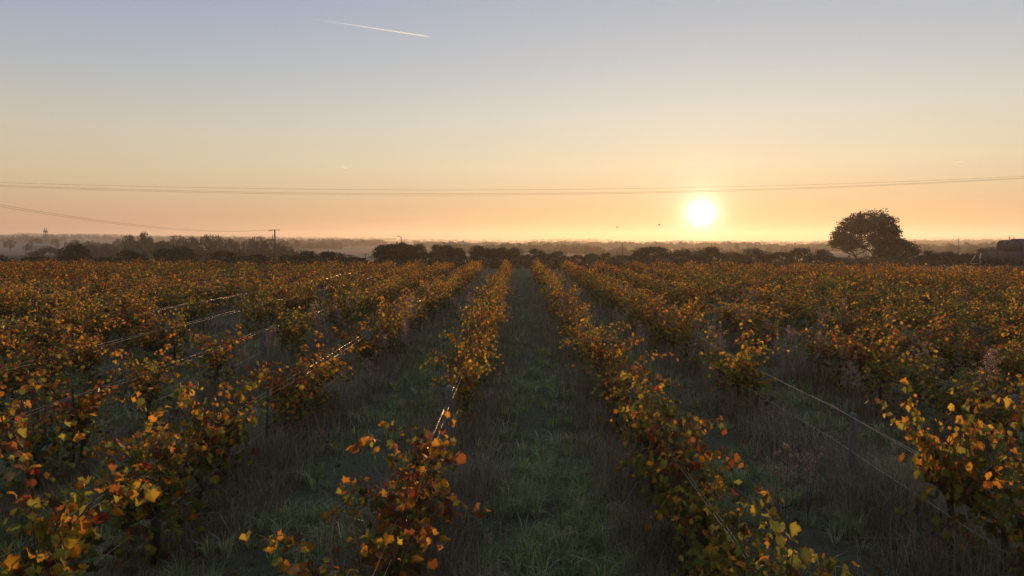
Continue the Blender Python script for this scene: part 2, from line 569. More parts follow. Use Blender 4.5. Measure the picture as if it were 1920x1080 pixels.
# -- vines for the middle distance: 14 kinds, shared
MID = []
for s in range(14):
    mood = MOODS[s % 4]
    wood, cane, P, N, TIP, HF, S, hz = vine_skeleton(100 + s, [1.25, 0.95, 1.4, 1.1][(s * 7) % 4])
    r_ = np.random.default_rng(500 + s)
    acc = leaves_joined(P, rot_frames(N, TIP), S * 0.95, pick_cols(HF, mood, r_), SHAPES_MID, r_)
    MID.append(dict(mood=mood, trunk=wood.mesh('vine_trunk', M_wood, True), cane=cane.mesh('vine_canes', M_cane), fol=acc.mesh('vine_foliage', M_leaf), P=P, arr=acc.arrays(), warr=wood.arrays()))
# -- single leaf meshes for the near vines
LEAF_MESH = {}
for ci, nm in enumerate(PNAMES):
    for s in range(7):
        V, T, al = SHAPES_HI[s]
        c = PCOL[ci] * (0.85 + 0.05 * s)
        pv, pt = tube([(0, -0.02, 0), (0, -0.7, 0.10), (0.06, -1.3, 0.32)], 0.022, 3, False)
        V2 = np.vstack([V, pv]); T2 = np.vstack([T, pt + len(V)])
        C = np.vstack([np.column_stack([np.tile(c, (len(V), 1)), al]), np.tile([0.22, 0.07, 0.03, 0], (len(pv), 1))])
        LEAF_MESH[ci, s] = mesh('vine_leaf', V2, T2, C, M_leaf)

# ------------------------------------------------------------------ the rows of the vineyard
SP = 2.75
ROWS = {}
for k in range(24):
    ROWS[('right', k + 1)] = 1.75 + SP * k
    ROWS[('left', k + 1)] = -1.00 - SP * k
ORD = ['zeroth', 'first', 'second', 'third', 'fourth', 'fifth', 'sixth', 'seventh', 'eighth', 'ninth', 'tenth', 'eleventh', 'twelfth',
       '13th', '14th', '15th', '16th', '17th', '18th', '19th', '20th', '21st', '22nd', '23rd', '24th', '25th']


def y_end(x):
    return float(np.interp(x, [-60, 0, 18, 40, 60], [67, 65, 62, 52, 46]))


def in_view(x, y, margin=0.9):
    if y < 1.5: return False
    px = 970 + F * x / y
    m_ = margin * F / y
    return -m_ < px < 1920 + m_


# rows near the camera: where the photograph shows plants and gaps
FIXED = {
    ('left', 1): [3.7, 4.5, 5.6, 6.5, 7.3, 12.2, 13.1, 14.1, 15.0, 16.2, 17.4, 18.3, 19.5, 20.6, 21.6, 22.9, 24.1],
    ('right', 1): [3.3, 4.2, 5.05, 5.9, 6.75, 7.6, 8.45, 9.6, 11.3, 12.3, 13.4, 14.5, 17.0, 18.2, 20.3, 21.3, 22.3],
    ('right', 2): [4.6, 5.4, 6.2, 6.95, 13.0, 13.9, 14.9, 17.4, 18.4, 19.5, 20.6],
    ('left', 2): [4.2, 5.2, 6.9, 7.8, 8.6, 10.8, 11.6, 12.4, 16.8, 18.4, 19.4],
    ('left', 3): [6.2, 7.1, 8.0, 8.9, 9.9, 11.9, 14.6, 19.0, 20.0],
}
GAPS = {('left', 3): [(20.6, 23.5)], ('left', 4): [(15.2, 17.0), (18.6, 22.4)], ('left', 5): [(22.5, 24.8), (27, 31)],
        ('left', 6): [(19, 21)], ('right', 3): [(16.4, 18.2), (24, 26)], ('right', 2): [(27, 29)], ('left', 2): [(22, 23.6), (26, 28.5)], ('left', 7): [(26.5, 29)]}
vines = []
outside = []
for key, X in ROWS.items():
    ys = list(FIXED.get(key, []))
    y = (max(ys) + 1.0) if ys else max(2.0, (abs(X) - 5.5) / 0.78) + R.uniform(0, 1)
    while y < y_end(X):
        if R.random() > 0.09 and not any(a < y < b for a, b in GAPS.get(key, [])):
            ys.append(y)
        y += R.uniform(0.85, 1.15)
    for y in ys:
        if in_view(X, y):
            vines.append((key, X + R.normal(0, 0.05), y))
        elif in_view(X, y, 3.2):
            outside.append((X, y))
vines.sort(key=lambda v: math.hypot(v[1], v[2]))
NEAR_N, IND_N = 22, 300
individual = vines[:IND_N]
order = {}
for v in sorted(individual, key=lambda v: v[2]):
    order.setdefault(v[0], []).append(v)
LOOK = {'gold': 'mostly gold', 'green': 'largely green', 'rust': 'rust coloured', 'mixed': 'mixed green'}


def rowname(key):
    return 'the %s row %s of the central aisle' % (ORD[key[1]], key[0])


def vine_label(v, mood):
    n_ = order[v[0]].index(v) + 1
    if n_ <= 9:
        return '%s grapevine, %s from camera in %s' % (LOOK[mood], ORD[n_], rowname(v[0])), 'grapevines along %s' % rowname(v[0])
    return 'small autumn grapevine beyond the ninth plant in %s' % rowname(v[0]), 'grapevines along %s' % rowname(v[0])


def height_scale(key, x, y):
    return R.uniform(0.92, 1.15) * (0.94 if y < 9 and abs(x) < 3 else 1.0) * (1.14 if y < 9 and 3 < x < 6 else 1.0)


n_leafobj = 0
mood_of_row = {}
for idx, v in enumerate(individual):
    key, x, y = v
    mood = R.choice(MOODS, p=[0.30, 0.14, 0.32, 0.24])
    if key == ('right', 1) and y < 7.5: mood = 'green'
    if key[0] == 'right' and x > 10 and R.random() < 0.4: mood = 'green'
    if key == ('left', 1) and y < 5: x -= 0.28
    root = link('grapevine', None, None, (x, y, float(ground(x, y))), (0, 0, R.normal(0, 0.10) + (math.pi if R.random() < 0.5 else 0)))
    hs = height_scale(key, x, y)
    root.scale = (R.uniform(0.78, 1.05) * (1.0 if abs(x) < 2 or (y < 9 and 0 < x < 6) else 1.2), R.uniform(0.92, 1.12), hs)
    lab, grp = vine_label(v, mood)
    tag(root, lab, 'grapevine', grp)
    if idx < NEAR_N:
        wood, cane, P, N, TIP, HF, S, hz = vine_skeleton(1000 + idx, R.choice([1.0, 1.15, 1.35]), True)
        r_ = np.random.default_rng(2000 + idx)
        link('trunk', wood.mesh('vine_trunk', M_wood, True), root)
        link('canes', cane.mesh('vine_canes', M_cane), root)
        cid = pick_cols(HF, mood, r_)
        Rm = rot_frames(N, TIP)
        from mathutils import Matrix
        big = np.argsort(-S * (0.6 + 0.4 * HF))
        if len(P) > 296:
            sm = big[296:]
            f_ = link('foliage', leaves_joined(P[sm], Rm[sm], S[sm] * 1.05, cid[sm], SHAPES_MID, r_).mesh('small_leaves', M_leaf), root)
            f_['kind'] = 'stuff'
        for i in big[:296].tolist():
            o = bpy.data.objects.new('leaf', LEAF_MESH[int(cid[i]), int(r_.integers(0, 7))])
            COL.objects.link(o)
            o.parent = root
            o.rotation_mode = 'QUATERNION'
            o.rotation_quaternion = Matrix(Rm[i].tolist()).to_quaternion()
            o.location = P[i]
            s_ = float(S[i]) * 1.12
            o.scale = (s_, s_, s_)
            n_leafobj += 1
    else:
        m_ = [q for q in MID if q['mood'] == mood]
        m_ = m_[int(R.integers(0, len(m_)))]
        link('trunk', m_['trunk'], root)
        link('canes', m_['cane'], root)
        f_ = link('foliage', m_['fol'], root)
        f_['kind'] = 'stuff'
print('vines', len(vines), 'leaf objects', n_leafobj, 'last individual', individual[-1][2])

# the many small vines beyond: one mass
rest = vines[IND_N:]
acc_f, acc_t = Acc(), Acc()
for key, x, y in rest:
    pz = 0.5 + 0.5 * float(wob(x, y, 7.5, 3.0)) + R.normal(0, 0.15)
    mood = 'green' if pz < 0.12 else ('mixed' if pz < 0.38 else ('rust' if pz < 0.75 else 'gold'))
    vig = 0.8 + 0.35 * float(wob(x, y, 11.0, 8.0)) + R.normal(0, 0.12)
    n_ = int(np.clip(220 * vig, 90, 320))
    hs = R.uniform(0.88, 1.12) * (0.9 + 0.12 * vig)
    zz = 0.22 + 1.22 * hs * R.beta(2.3, 1.35, n_)
    spread = (0.15 + 0.09 * (abs(x) > 2)) + 0.10 * np.sin(zz * 2.2)
    P = np.column_stack([R.normal(0, 1, n_) * spread, R.uniform(-0.58, 0.58, n_) + R.normal(0, 0.05, n_), zz])
    # shoots make the top uneven
    top = 1.0 + 0.22 * np.sin(P[:, 1] * 9 + R.uniform(0, 6)) * (P[:, 2] > 0.9) * R.random(n_)
    P[:, 2] *= top
    out = np.column_stack([P[:, 0] * 3, R.normal(0, 0.6, n_), R.normal(0.2, 0.5, n_)]) + R.normal(0, 0.7, (n_, 3))
    Rm = rot_frames(out, np.array([0, 0, -1.0]) + R.normal(0, 0.5, (n_, 3)))
    sz = R.uniform(0.036, 0.075, n_)
    Q = np.array([(-1, -0.2, 0.2), (0, -1, -0.1), (1, -0.1, 0.25), (0.1, 1, 0.0)])
    W = np.einsum('nij,vj->nvi', Rm, Q) * sz[:, None, None] + P[:, None] + np.array([x, y, float(ground(x, y))])
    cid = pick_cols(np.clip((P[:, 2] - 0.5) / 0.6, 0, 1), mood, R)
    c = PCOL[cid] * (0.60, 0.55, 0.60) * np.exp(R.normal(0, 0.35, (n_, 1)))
    C = np.concatenate([np.repeat(c[:, None], 4, 1), np.ones((n_, 4, 1))], 2)
    T = np.array([(0, 1, 2), (0, 2, 3)])[None] + (np.arange(n_) * 4)[:, None, None]
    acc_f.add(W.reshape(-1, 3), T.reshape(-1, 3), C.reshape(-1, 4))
    g = float(ground(x, y))
    acc_t.add(*tube([(x, y, g), (x + R.normal(0, .03), y, g + 0.6)], [0.035, 0.025], 3, False))
for q, (x, y) in enumerate(outside):                # where the rows go on past the frame
    m_ = MID[q % 14]; sg = 1 if q % 3 else -1
    off = np.array([x, y, float(ground(x, y))])
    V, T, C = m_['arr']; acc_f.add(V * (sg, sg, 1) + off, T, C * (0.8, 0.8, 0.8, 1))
    V, T, _ = m_['warr']; acc_t.add(V * (sg, sg, 1) + off, T)
print('outside', len(outside), 'tris', sum(len(t_) for t_ in acc_f.t))
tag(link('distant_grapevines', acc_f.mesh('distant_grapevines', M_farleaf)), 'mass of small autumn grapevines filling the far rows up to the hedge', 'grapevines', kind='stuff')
tag(link('distant_vine_trunks', acc_t.mesh('distant_vine_trunks', M_wood)), 'dark trunks under the far rows of grapevines', 'vine trunks', kind='stuff')

# ------------------------------------------------------------------ posts and wires
POST_Y = [2.2 + 7.5 * i for i in range(10)]
post_mesh = []
for s in range(5):
    r_ = np.random.default_rng(60 + s)
    P = np.array([(0, 0, -0.1), (r_.normal(0, .008), r_.normal(0, .008), 0.45), (r_.normal(0, .012), 0, 0.9), (r_.normal(0, .015), 0, 1.17), (0.0, 0, 1.20)])
    V, T = tube(P, [0.056, 0.053, 0.050, 0.049, 0.040], 9)
    V[:, :2] *= 1 + 0.10 * r_.normal(size=(len(V), 1))
    V[-1, 2] += r_.uniform(-0.02, 0.02)
    post_mesh.append(mesh('post', V, T, None, M_post))
a_ = Acc()
a_.add(*box(0.0, 0, 0.55, 0.034, 0.005, 1.3)); a_.add(*box(-0.0145, 0.0175, 0.55, 0.005, 0.030, 1.3))
for i in range(6): a_.add(*box(0.0, -0.006, 0.30 + 0.15 * i, 0.012, 0.007, 0.02))
stake_mesh = a_.mesh('stake', M_rust)
post_list = []
EXACT = {('left', 1): {1: (-1.0, 9.75)}, ('right', 1): {1: (1.76, 10.35)}, ('right', 2): {1: (4.52, 9.1)}, ('left', 2): {1: (-3.72, 9.86)}}
for key, X in ROWS.items():
    n_ = 0
    for i, y in enumerate(POST_Y):
        y2 = y + R.normal(0, 0.35)
        x2 = X
        if key in EXACT and i in EXACT[key]: x2, y2 = EXACT[key][i]
        if y2 > y_end(X) + 0.5 or not in_view(x2, y2, 0.1) or y2 < 3.5: continue
        n_ += 1
        post_list.append((key, x2, y2, n_, i))
for key, x, y, n_, i in post_list:
    iron = (key == ('left', 2) and i == 1) or (key not in EXACT and R.random() < 0.22)
    o = link('metal_stake' if iron else 'wooden_post', stake_mesh if iron else post_mesh[int(R.integers(0, 5))], None,
             (x, y, float(ground(x, y))), (R.normal(0, 0.025), R.normal(0, 0.035), R.uniform(0, 6.28) if not iron else R.normal(0, .3)),
             (1, 1, (0.94 if key == ('right', 2) else 1.0) * R.uniform(0.96, 1.06)))
    kind_ = 'thin iron stake' if iron else 'grey wooden post'
    if n_ <= 4:
        tag(o, '%s, %s from camera in %s' % (kind_, ORD[n_], rowname(key)), 'post', 'posts of %s' % rowname(key))
    else:
        tag(o, '%s far along %s' % (kind_, rowname(key)), 'post', 'posts of %s' % rowname(key))


def wire_run(x, z, off, sag, seed, y0, y1):
    r_ = np.random.default_rng(seed)
    pts = []
    py = [y0] + [p for p in POST_Y if y0 < p < y1] + [y1]
    hz_ = [z + r_.normal(0, 0.012) for _ in py]
    for a, b, za, zb in zip(py[:-1], py[1:], hz_[:-1], hz_[1:]):
        sg = sag * r_.uniform(0.3, 1.6)
        for f_ in np.linspace(0, 1, 6)[:-1]:
            pts.append((x + off + r_.normal(0, 0.003), a + (b - a) * f_, za + (zb - za) * f_ - sg * 4 * f_ * (1 - f_)))
    pts.append((x + off, y1, z))
    return pts


for key, X in ROWS.items():
    y0 = max(-1.0, (abs(X) - 6) / 0.8)
    y1 = y_end(X)
    if abs(X) > 34: continue
    root = link('trellis_wires', None, None, (X, 0, 0))
    tag(root, 'galvanised trellis wires strung along %s' % rowname(key), 'trellis wire', 'trellis wires of the vine rows')
    up = 0.08 if X < -3 else 0.0
    for q, (z, off, sag) in enumerate([(1.06 + up, -0.028, 0.03), (1.03 + up, 0.028, 0.05), (0.58, 0.0, 0.03)]):
        P = wire_run(0, z, off, sag, int(7000 + 10 * X + q), y0, y1)
        V, T = tube(P, 0.0021, 8, False)
        link('wire', mesh('wire', V, T, None, M_wire, True), root)

# ------------------------------------------------------------------ grass, weeds


def blades(n, area, height, width, colfun, dens=None, lean=0.35, seg=2):
    """n curved grass blades; area() -> x, y ; returns arrays"""
    x, y = area(n)
    n = len(x)
    h = height(x, y, n) * R.uniform(0.55, 1.3, n)
    wd = width(x, y, n)
    a = R.uniform(0, 2 * math.pi, n)
    la = R.uniform(0, 2 * math.pi, n); ll = np.abs(R.normal(0, lean, n)) + 0.08
    z0 = ground(x, y) - 0.01
    side = np.column_stack([np.cos(a), np.sin(a), np.zeros(n)]) * wd[:, None]
    bend = np.column_stack([np.cos(la), np.sin(la)]) * (ll * h)[:, None]
    base = np.column_stack([x, y, z0])
    mid = base + np.column_stack([bend * 0.32, h * 0.58])
    tip = base + np.column_stack([bend, h * (1 - 0.35 * ll)])
    V = np.stack([base - side, base + side, mid - side * 0.75, mid + side * 0.75, tip], 1)
    T = np.array([(0, 1, 3), (0, 3, 2), (2, 3, 4)])[None] + (np.arange(n) * 5)[:, None, None]
    c = colfun(x, y, n)
    C = np.repeat(np.column_stack([c, np.ones(n)])[:, None], 5, 1)
    return V.reshape(-1, 3), T.reshape(-1, 3), C.reshape(-1, 4)


def wedge(y0, y1, power=1.0, xmax=60):
    def f(n):
        y = y0 + (y1 - y0) * R.random(n) ** power
        x = (R.random(n) * 2 - 1) * (0.80 * y + 1.5)
        m_ = np.abs(x) < xmax
        return x[m_], y[m_]
    return f


def row_dist(x):
    u = (x + 1.0) / SP
    return np.abs(u - np.round(u)) * SP


def tuss(x, y):
    return np.clip(0.5 + 0.6 * wob(x, y, 0.35, 4.0) + 0.5 * wob(x, y, 1.1, 9.0), 0, 1)


def g_height(x, y, n):
    d = row_dist(x)
    return 0.055 + 0.17 * tuss(x, y) ** 1.5 + 0.10 * (d < 0.75) * R.random(n)


def g_col(x, y, n):
    d = row_dist(x)
    green = np.array([0.148, 0.205, 0.055]); olive = np.array([0.21, 0.19, 0.075]); straw = np.array([0.24, 0.17, 0.10])
    f_ = np.clip((0.95 - d) / 0.5, 0, 1) * 0.75 + 0.12
    r1 = R.random(n)
    t1 = tuss(y, x)
    c = np.where((r1 < f_)[:, None], straw[None], green[None] * (0.6 + 0.8 * t1[:, None]) + (olive - green)[None] * (R.random(n)[:, None] * 0.8))
    c = c * (1 - 0.35 * smooth(30, 50, y))[:, None] * (1, 0.97, 0.92)
    return c * np.exp(R.normal(0, 0.22, (n, 1)))


def tussock_field(nt_, y0, y1, pw, nb, w_, hmin, hmax):
    y = y0 + (y1 - y0) * R.random(nt_) ** pw; x = (R.random(nt_) * 2 - 1) * (0.8 * y + 0.8)
    keep_ = (tuss(x, y) + R.normal(0, 0.2, nt_) > 0.35) & (row_dist(x) > 0.35)
    x, y = x[keep_], y[keep_]; m_ = len(x)
    X = np.repeat(x, nb); Y = np.repeat(y, nb); n = len(X)
    hT = np.repeat(R.uniform(hmin, hmax, m_), nb) * R.uniform(0.5, 1.15, n)
    an = R.uniform(0, 2 * math.pi, n); ro = R.random(n) ** 0.5
    drift = np.repeat(R.uniform(0, 2 * math.pi, m_), nb)
    lx = np.cos(an) * ro + 0.35 * np.cos(drift); ly = np.sin(an) * ro + 0.35 * np.sin(drift)
    rT = np.repeat(R.uniform(0.02, 0.07, m_), nb)
    bx, by = X + np.cos(an) * ro * rT, Y + np.sin(an) * ro * rT
    base = np.column_stack([bx, by, ground(bx, by) - 0.01])
    pa = R.uniform(0, 2 * math.pi, n)
    side = np.column_stack([np.cos(pa), np.sin(pa), np.zeros(n)]) * (w_ * R.uniform(0.7, 1.3, n))[:, None]
    ln = np.column_stack([lx, ly]) * hT[:, None]
    m1 = base + np.column_stack([ln * 0.25, hT * 0.62]); tp_ = base + np.column_stack([ln * 0.95, hT * (1.0 - 0.35 * ro)])
    V = np.stack([base - side, base + side, m1 - side * .8, m1 + side * .8, tp_], 1)
    T = np.array([(0, 1, 3), (0, 3, 2), (2, 3, 4)])[None] + (np.arange(n) * 5)[:, None, None]
    g_ = np.array([0.17, 0.235, 0.06]); o_ = np.array([0.28, 0.24, 0.11])
    mixv = np.repeat(R.random(m_) ** 1.5, nb)[:, None]
    c = (g_ * (1 - mixv) + o_ * mixv) * np.exp(R.normal(0, 0.28, (n, 1))) * np.repeat(R.uniform(0.7, 1.35, m_), nb)[:, None]
    C = np.repeat(np.column_stack([c, np.ones(n)])[:, None], 5, 1)
    return V.reshape(-1, 3), T.reshape(-1, 3), C.reshape(-1, 4)


acc = Acc()
acc.add(*tussock_field(4600, 2.6, 10.0, 0.75, 34, 0.0042, 0.12, 0.36))
acc.add(*tussock_field(5200, 10.0, 24.0, 0.85, 16, 0.0075, 0.12, 0.30))
for n_, y0, y1, w_, pw in [(60000, 2.6, 9.0, 0.0036, 0.75), (55000, 9.0, 20.0, 0.0060, 0.85), (90000, 20.0, 42.0, 0.011, 0.9), (50000, 42.0, 82.0, 0.022, 1.0)]:
    acc.add(*blades(n_, wedge(y0, y1, pw), g_height, lambda x, y, n, w_=w_: R.uniform(0.6, 1.3, n) * w_, g_col, lean=0.5))
tag(link('grass', acc.mesh('grass', M_grass)), 'dark green tussocky grass in the aisles between the vine rows', 'grass', kind='stuff')


def strip(y0, y1):
    def f(n):
        y = y0 + (y1 - y0) * R.random(n) ** 0.8
        k = np.round((R.random(n) * 2 - 1) * (0.78 * y + 1) / SP)
        x = -1.0 + k * SP + R.normal(0, 0.34, n)
        # weeds stand in clumps
        m_ = wob(x * 0.6 + k * 3.1, y, 0.55, 6.0) + R.normal(0, 0.35, n) > -0.15
        return x[m_], y[m_]
    return f


def w_height(x, y, n):
    return 0.26 + 0.50 * np.clip(0.5 + wob(x + 7, y, 0.8, 2.5), 0, 1)


def w_col(x, y, n):
    a, b, c3 = np.array([0.26, 0.185, 0.11]), np.array([0.12, 0.08, 0.05]), np.array([0.11, 0.125, 0.05])
    u = R.random(n)
    c = np.where((u < 0.45)[:, None], a[None], np.where((u < 0.75)[:, None], b[None], c3[None]))
    return c * np.exp(R.normal(0, 0.25, (n, 1)))


acc = Acc()
for n_, y0, y1, w_ in [(70000, 2.6, 10.0, 0.0034), (75000, 10.0, 24.0, 0.0060), (60000, 24.0, 64.0, 0.013)]:
    acc.add(*blades(n_, strip(y0, y1), w_height, lambda x, y, n, w_=w_: R.uniform(0.6, 1.2, n) * w_, w_col, lean=0.55))
tag(link('dry_grass', acc.mesh('dry_grass', M_grass)), 'tall dry brown grass standing under the vine rows', 'dry grass', kind='stuff')

# dead leaves on the ground
n_ = 9000
y = 2.6 + 27 * R.random(n_) ** 0.8; k = np.round((R.random(n_) * 2 - 1) * (0.8 * y + 1) / SP); x = -1.0 + k * SP + R.normal(0, 0.5, n_)
P = np.column_stack([x, y, ground(x, y) + R.uniform(0.01, 0.05, n_)])
Rm = rot_frames(np.array([0, 0, 1.0]) + R.normal(0, 0.4, (n_, 3)), R.normal(0, 1, (n_, 3)))
acc = leaves_joined(P, Rm, R.uniform(0.03, 0.055, n_), R.choice([8, 9, 6, 8, 5], n_), [leaf_shape(7, 40), leaf_shape(7, 41)], R)
tag(link('fallen_leaves', acc.mesh('fallen_leaves', M_leaf)), 'brown fallen vine leaves lying under the rows', 'fallen leaves', kind='stuff')


def weed_mesh(seed, h=1.3, plume=True):
    r_ = np.random.default_rng(seed)
    stem, fl = Acc(), Acc()
    for s in range(int(r_.integers(2, 5))):
        lx, ly = r_.normal(0, 0.10, 2)
        L = h * r_.uniform(0.75, 1.05)
        P = np.array([(lx * .2, ly * .2, 0), (lx * .6, ly * .6, L * 0.4), (lx, ly, L * 0.8), (lx * 1.3, ly * 1.3, L)])
        stem.add(*tube(P, [0.005, 0.004, 0.003, 0.0015], 4, False), np.array([0.12, 0.075, 0.045, 1]))
        Qs = []
        for br in range(11):
            t0 = r_.uniform(0.55, 1.0); an = r_.uniform(0, 6.28); bl = 0.16 * (1.12 - t0) + 0.03
            b0 = np.array([lx * t0 * 1.2, ly * t0 * 1.2, L * t0]); b1 = b0 + (math.cos(an) * bl, math.sin(an) * bl, bl * r_.uniform(0.3, 1.2))
            stem.add(*tube([b0, b1], [0.0018, 0.001], 3, False), np.array([0.13, 0.09, 0.055, 1]))
            Qs.append(b0 + (b1 - b0) * r_.uniform(0.2, 1.05, (24, 1)) + r_.normal(0, 0.012, (24, 3)))
        Q = np.vstack(Qs); m_ = len(Q)
        Rm = rot_frames(r_.normal(0, 1, (m_, 3)), r_.normal(0, 1, (m_, 3)))
        qd = np.array([(-1, -.3, 0), (0, -1, 0), (1, .2, 0), (0, 1, 0)]) * 0.0075
        W = np.einsum('nij,vj->nvi', Rm, qd) + Q[:, None]
        T = np.array([(0, 1, 2), (0, 2, 3)])[None] + (np.arange(m_) * 4)[:, None, None]
        c = np.array([0.34, 0.22, 0.14]) * np.exp(r_.normal(0, 0.3, (m_, 1)))
        C = np.concatenate([np.repeat(c[:, None], 4, 1), np.ones((m_, 4, 1))], 2)
        fl.add(W.reshape(-1, 3), T.reshape(-1, 3), C.reshape(-1, 4))
        for q in range(16):                                           # narrow leaves down the stem
            z_ = L * r_.uniform(0.05, 0.6); an_ = r_.uniform(0, 6.28); d_ = np.array([math.cos(an_), math.sin(an_), 0.6])
            b_ = np.array([lx * z_ / L, ly * z_ / L, z_])
            sd = np.array([-d_[1], d_[0], 0]) * 0.006
            stem.add(np.array([b_ - sd, b_ + sd, b_ + d_ * r_.uniform(0.05, 0.11)]), np.array([(0, 1, 2)]), np.array([0.10, 0.085, 0.045, 1]))
    return stem.mesh('weed_stems', M_grass), fl.mesh('seed_heads', M_grass)


WEEDS = [weed_mesh(s, 1.0) for s in range(6)]
WEED_AT = [(1478, 740, 7.9, 1.05, 'between the wires and the wooden post right of centre'), (1440, 820, 7.2, 0.8, 'left of the bare wooden post in the second row'),
           (1520, 760, 8.4, 0.9, 'just left of the bare wooden post in the second row'), (1838, 590, 11.5, 1.55, 'rising tallest above the vines at the right edge'),
           (1735, 600, 13.5, 1.5, 'standing above the vines at the right'), (1470, 590, 16, 1.5, 'in the third row right of the aisle'),
           (1165, 545, 22, 1.4, 'in the first rows right of the aisle'), (1055, 540, 24, 1.4, 'at the right edge of the central aisle'), (1540, 560, 20, 1.5, 'among the vines below the big tree'),
           (760, 590, 18.0, 1.2, 'beside the shining wire left of the aisle'), (690, 640, 14.2, 1.0, 'behind the shining wire left of the aisle'),
           (460, 660, 15.5, 1.0, 'in the open patch of the left rows'), (1330, 620, 17, 1.3, 'below the sun in the second row right'), (930, 600, 20.0, 0.9, 'at the right side of the first row left'),
           (720, 600, 17.2, 1.2, 'left of the second row left of the aisle'), (1210, 600, 18.0, 1.2, 'left of the glinting wire on the right'), (1600, 640, 13.0, 1.2, 'behind the gap in the second row right'),
           (1400, 545, 21, 1.45, 'among distant vines right of the sun'), (1290, 560, 22, 1.4, 'among distant vines under the sun')]
for key_, n_w, ya, yb in [(('right', 1), 14, 17, 34), (('right', 2), 14, 15, 36), (('right', 3), 12, 14, 34), (('left', 1), 6, 19, 34), (('left', 2), 8, 17, 30), (('right', 4), 8, 16, 30), (('left', 3), 6, 16, 28)]:
    for q in range(n_w):
        WEED_AT.append((None, ROWS[key_] + R.normal(0, 0.32), R.uniform(ya, yb), R.uniform(1.1, 1.6), 'growing along the %s vine row %s of the central aisle' % (ORD[key_[1]], key_[0])))
for i, (px, py, Y, h_, where) in enumerate(WEED_AT):
    p = at(px, py, Y) if px is not None else (py, Y)
    root = link('seeding_weed', None, None, (p[0], p[1], float(ground(p[0], p[1]))), (0, 0, R.uniform(0, 6.28)), (h_ * .95, h_ * .95, h_))
    tag(root, 'dry seeding weed %s' % where.replace('growing along', 'in').replace(' of the central aisle', ' of the aisle').replace('vine row', 'row'), 'weed', 'dry seeding weeds among the vines')
    st, fl = WEEDS[i % 6]
    o1 = link('stems', st, root); o2 = link('seed_heads', fl, root)
    o2['kind'] = 'stuff'


# ------------------------------------------------------------------ trees and bushes
def crown_cloud(r_, n, clumps, flat=0.6, low=0.0, size=0.03, spread=0.12):
    """leaf quads of a crown inside a unit box: x,y in -0.5..0.5, z in 0..1"""
    u = r_.normal(0, 1, (clumps, 3)); u /= np.linalg.norm(u, axis=1)[:, None]
    u *= r_.uniform(0.45, 1.0, (clumps, 1)) ** 0.5
    c = np.column_stack([u[:, 0] * 0.41, u[:, 1] * 0.41, 0.5 + low / 2 + u[:, 2] * (0.42 - low / 2)])
    cs = r_.uniform(0.6, 1.25, clumps) * spread
    which = r_.integers(0, clumps, n)
    v = r_.normal(0, 1, (n, 3)); v /= np.linalg.norm(v, axis=1)[:, None]
    P = c[which] + v * (cs[which] * r_.random(n) ** 0.4)[:, None]
    P[:, 2] = np.clip(P[:, 2], 0.0, 1.03)
    Rm = rot_frames(v + r_.normal(0, 0.6, (n, 3)), r_.normal(0, 1, (n, 3)))
    q = np.array([(-1, -.2, 0), (0, -1, 0.1), (1, .1, 0), (0.1, 1, -0.1)])
    sz = size * r_.uniform(0.55, 1.3, n)
    W = np.einsum('nij,vj->nvi', Rm, q) * sz[:, None, None] + P[:, None]
    T = np.array([(0, 1, 2), (0, 2, 3)])[None] + (np.arange(n) * 4)[:, None, None]
    shade = r_.uniform(0.7, 1.35, clumps)[which]
    return W.reshape(-1, 3), T.reshape(-1, 3), shade, c


def crown_mesh(name, seed, n, clumps, col, size, low=0.0, spread=0.13, twigs=40):
    r_ = np.random.default_rng(seed)
    V, T, sh, c = crown_cloud(r_, n, clumps, low=low, size=size, spread=spread)
    cc = np.array(col)[None] * sh[:, None] * np.exp(r_.normal(0, 0.2, (n, 3)) * (1, .7, .7))
    C = np.repeat(np.column_stack([cc, np.ones(n)])[:, None], 4, 1).reshape(-1, 4)
    a = Acc(); a.add(V, T, C)
    # upright shoots and twigs that stick out of the outline, with a few leaves on each
    for i in range(twigs):
        an = r_.uniform(0, 6.28); el = r_.uniform(0.35, 1.5)
        d = np.array([math.cos(an) * math.cos(el), math.sin(an) * math.cos(el), math.sin(el)])
        b = np.array([0, 0, 0.5]) + d * (0.40, 0.40, 0.42)
        e = b + (d + r_.normal(0, 0.25, 3)) * r_.uniform(0.02, 0.085)
        pv, pt = tube([b, e], [0.004, 0.0015], 3, False)
        a.add(pv, pt, np.array([0.05, 0.035, 0.025, 1]))
        m_ = 7
        Q = b + (e - b) * r_.random((m_, 1)) + r_.normal(0, 0.008, (m_, 3))
        Rm = rot_frames(r_.normal(0, 1, (m_, 3)), r_.normal(0, 1, (m_, 3)))
        W = np.einsum('nij,vj->nvi', Rm, np.array([(-1, 0, 0), (0, -1, 0), (1, 0, 0), (0, 1, 0)])) * size * 0.55 + Q[:, None]
        TT = np.array([(0, 1, 2), (0, 2, 3)])[None] + (np.arange(m_) * 4)[:, None, None]
        a.add(W.reshape(-1, 3), TT.reshape(-1, 3), np.array([*col, 1]))
    return a.mesh(name, M_tree)


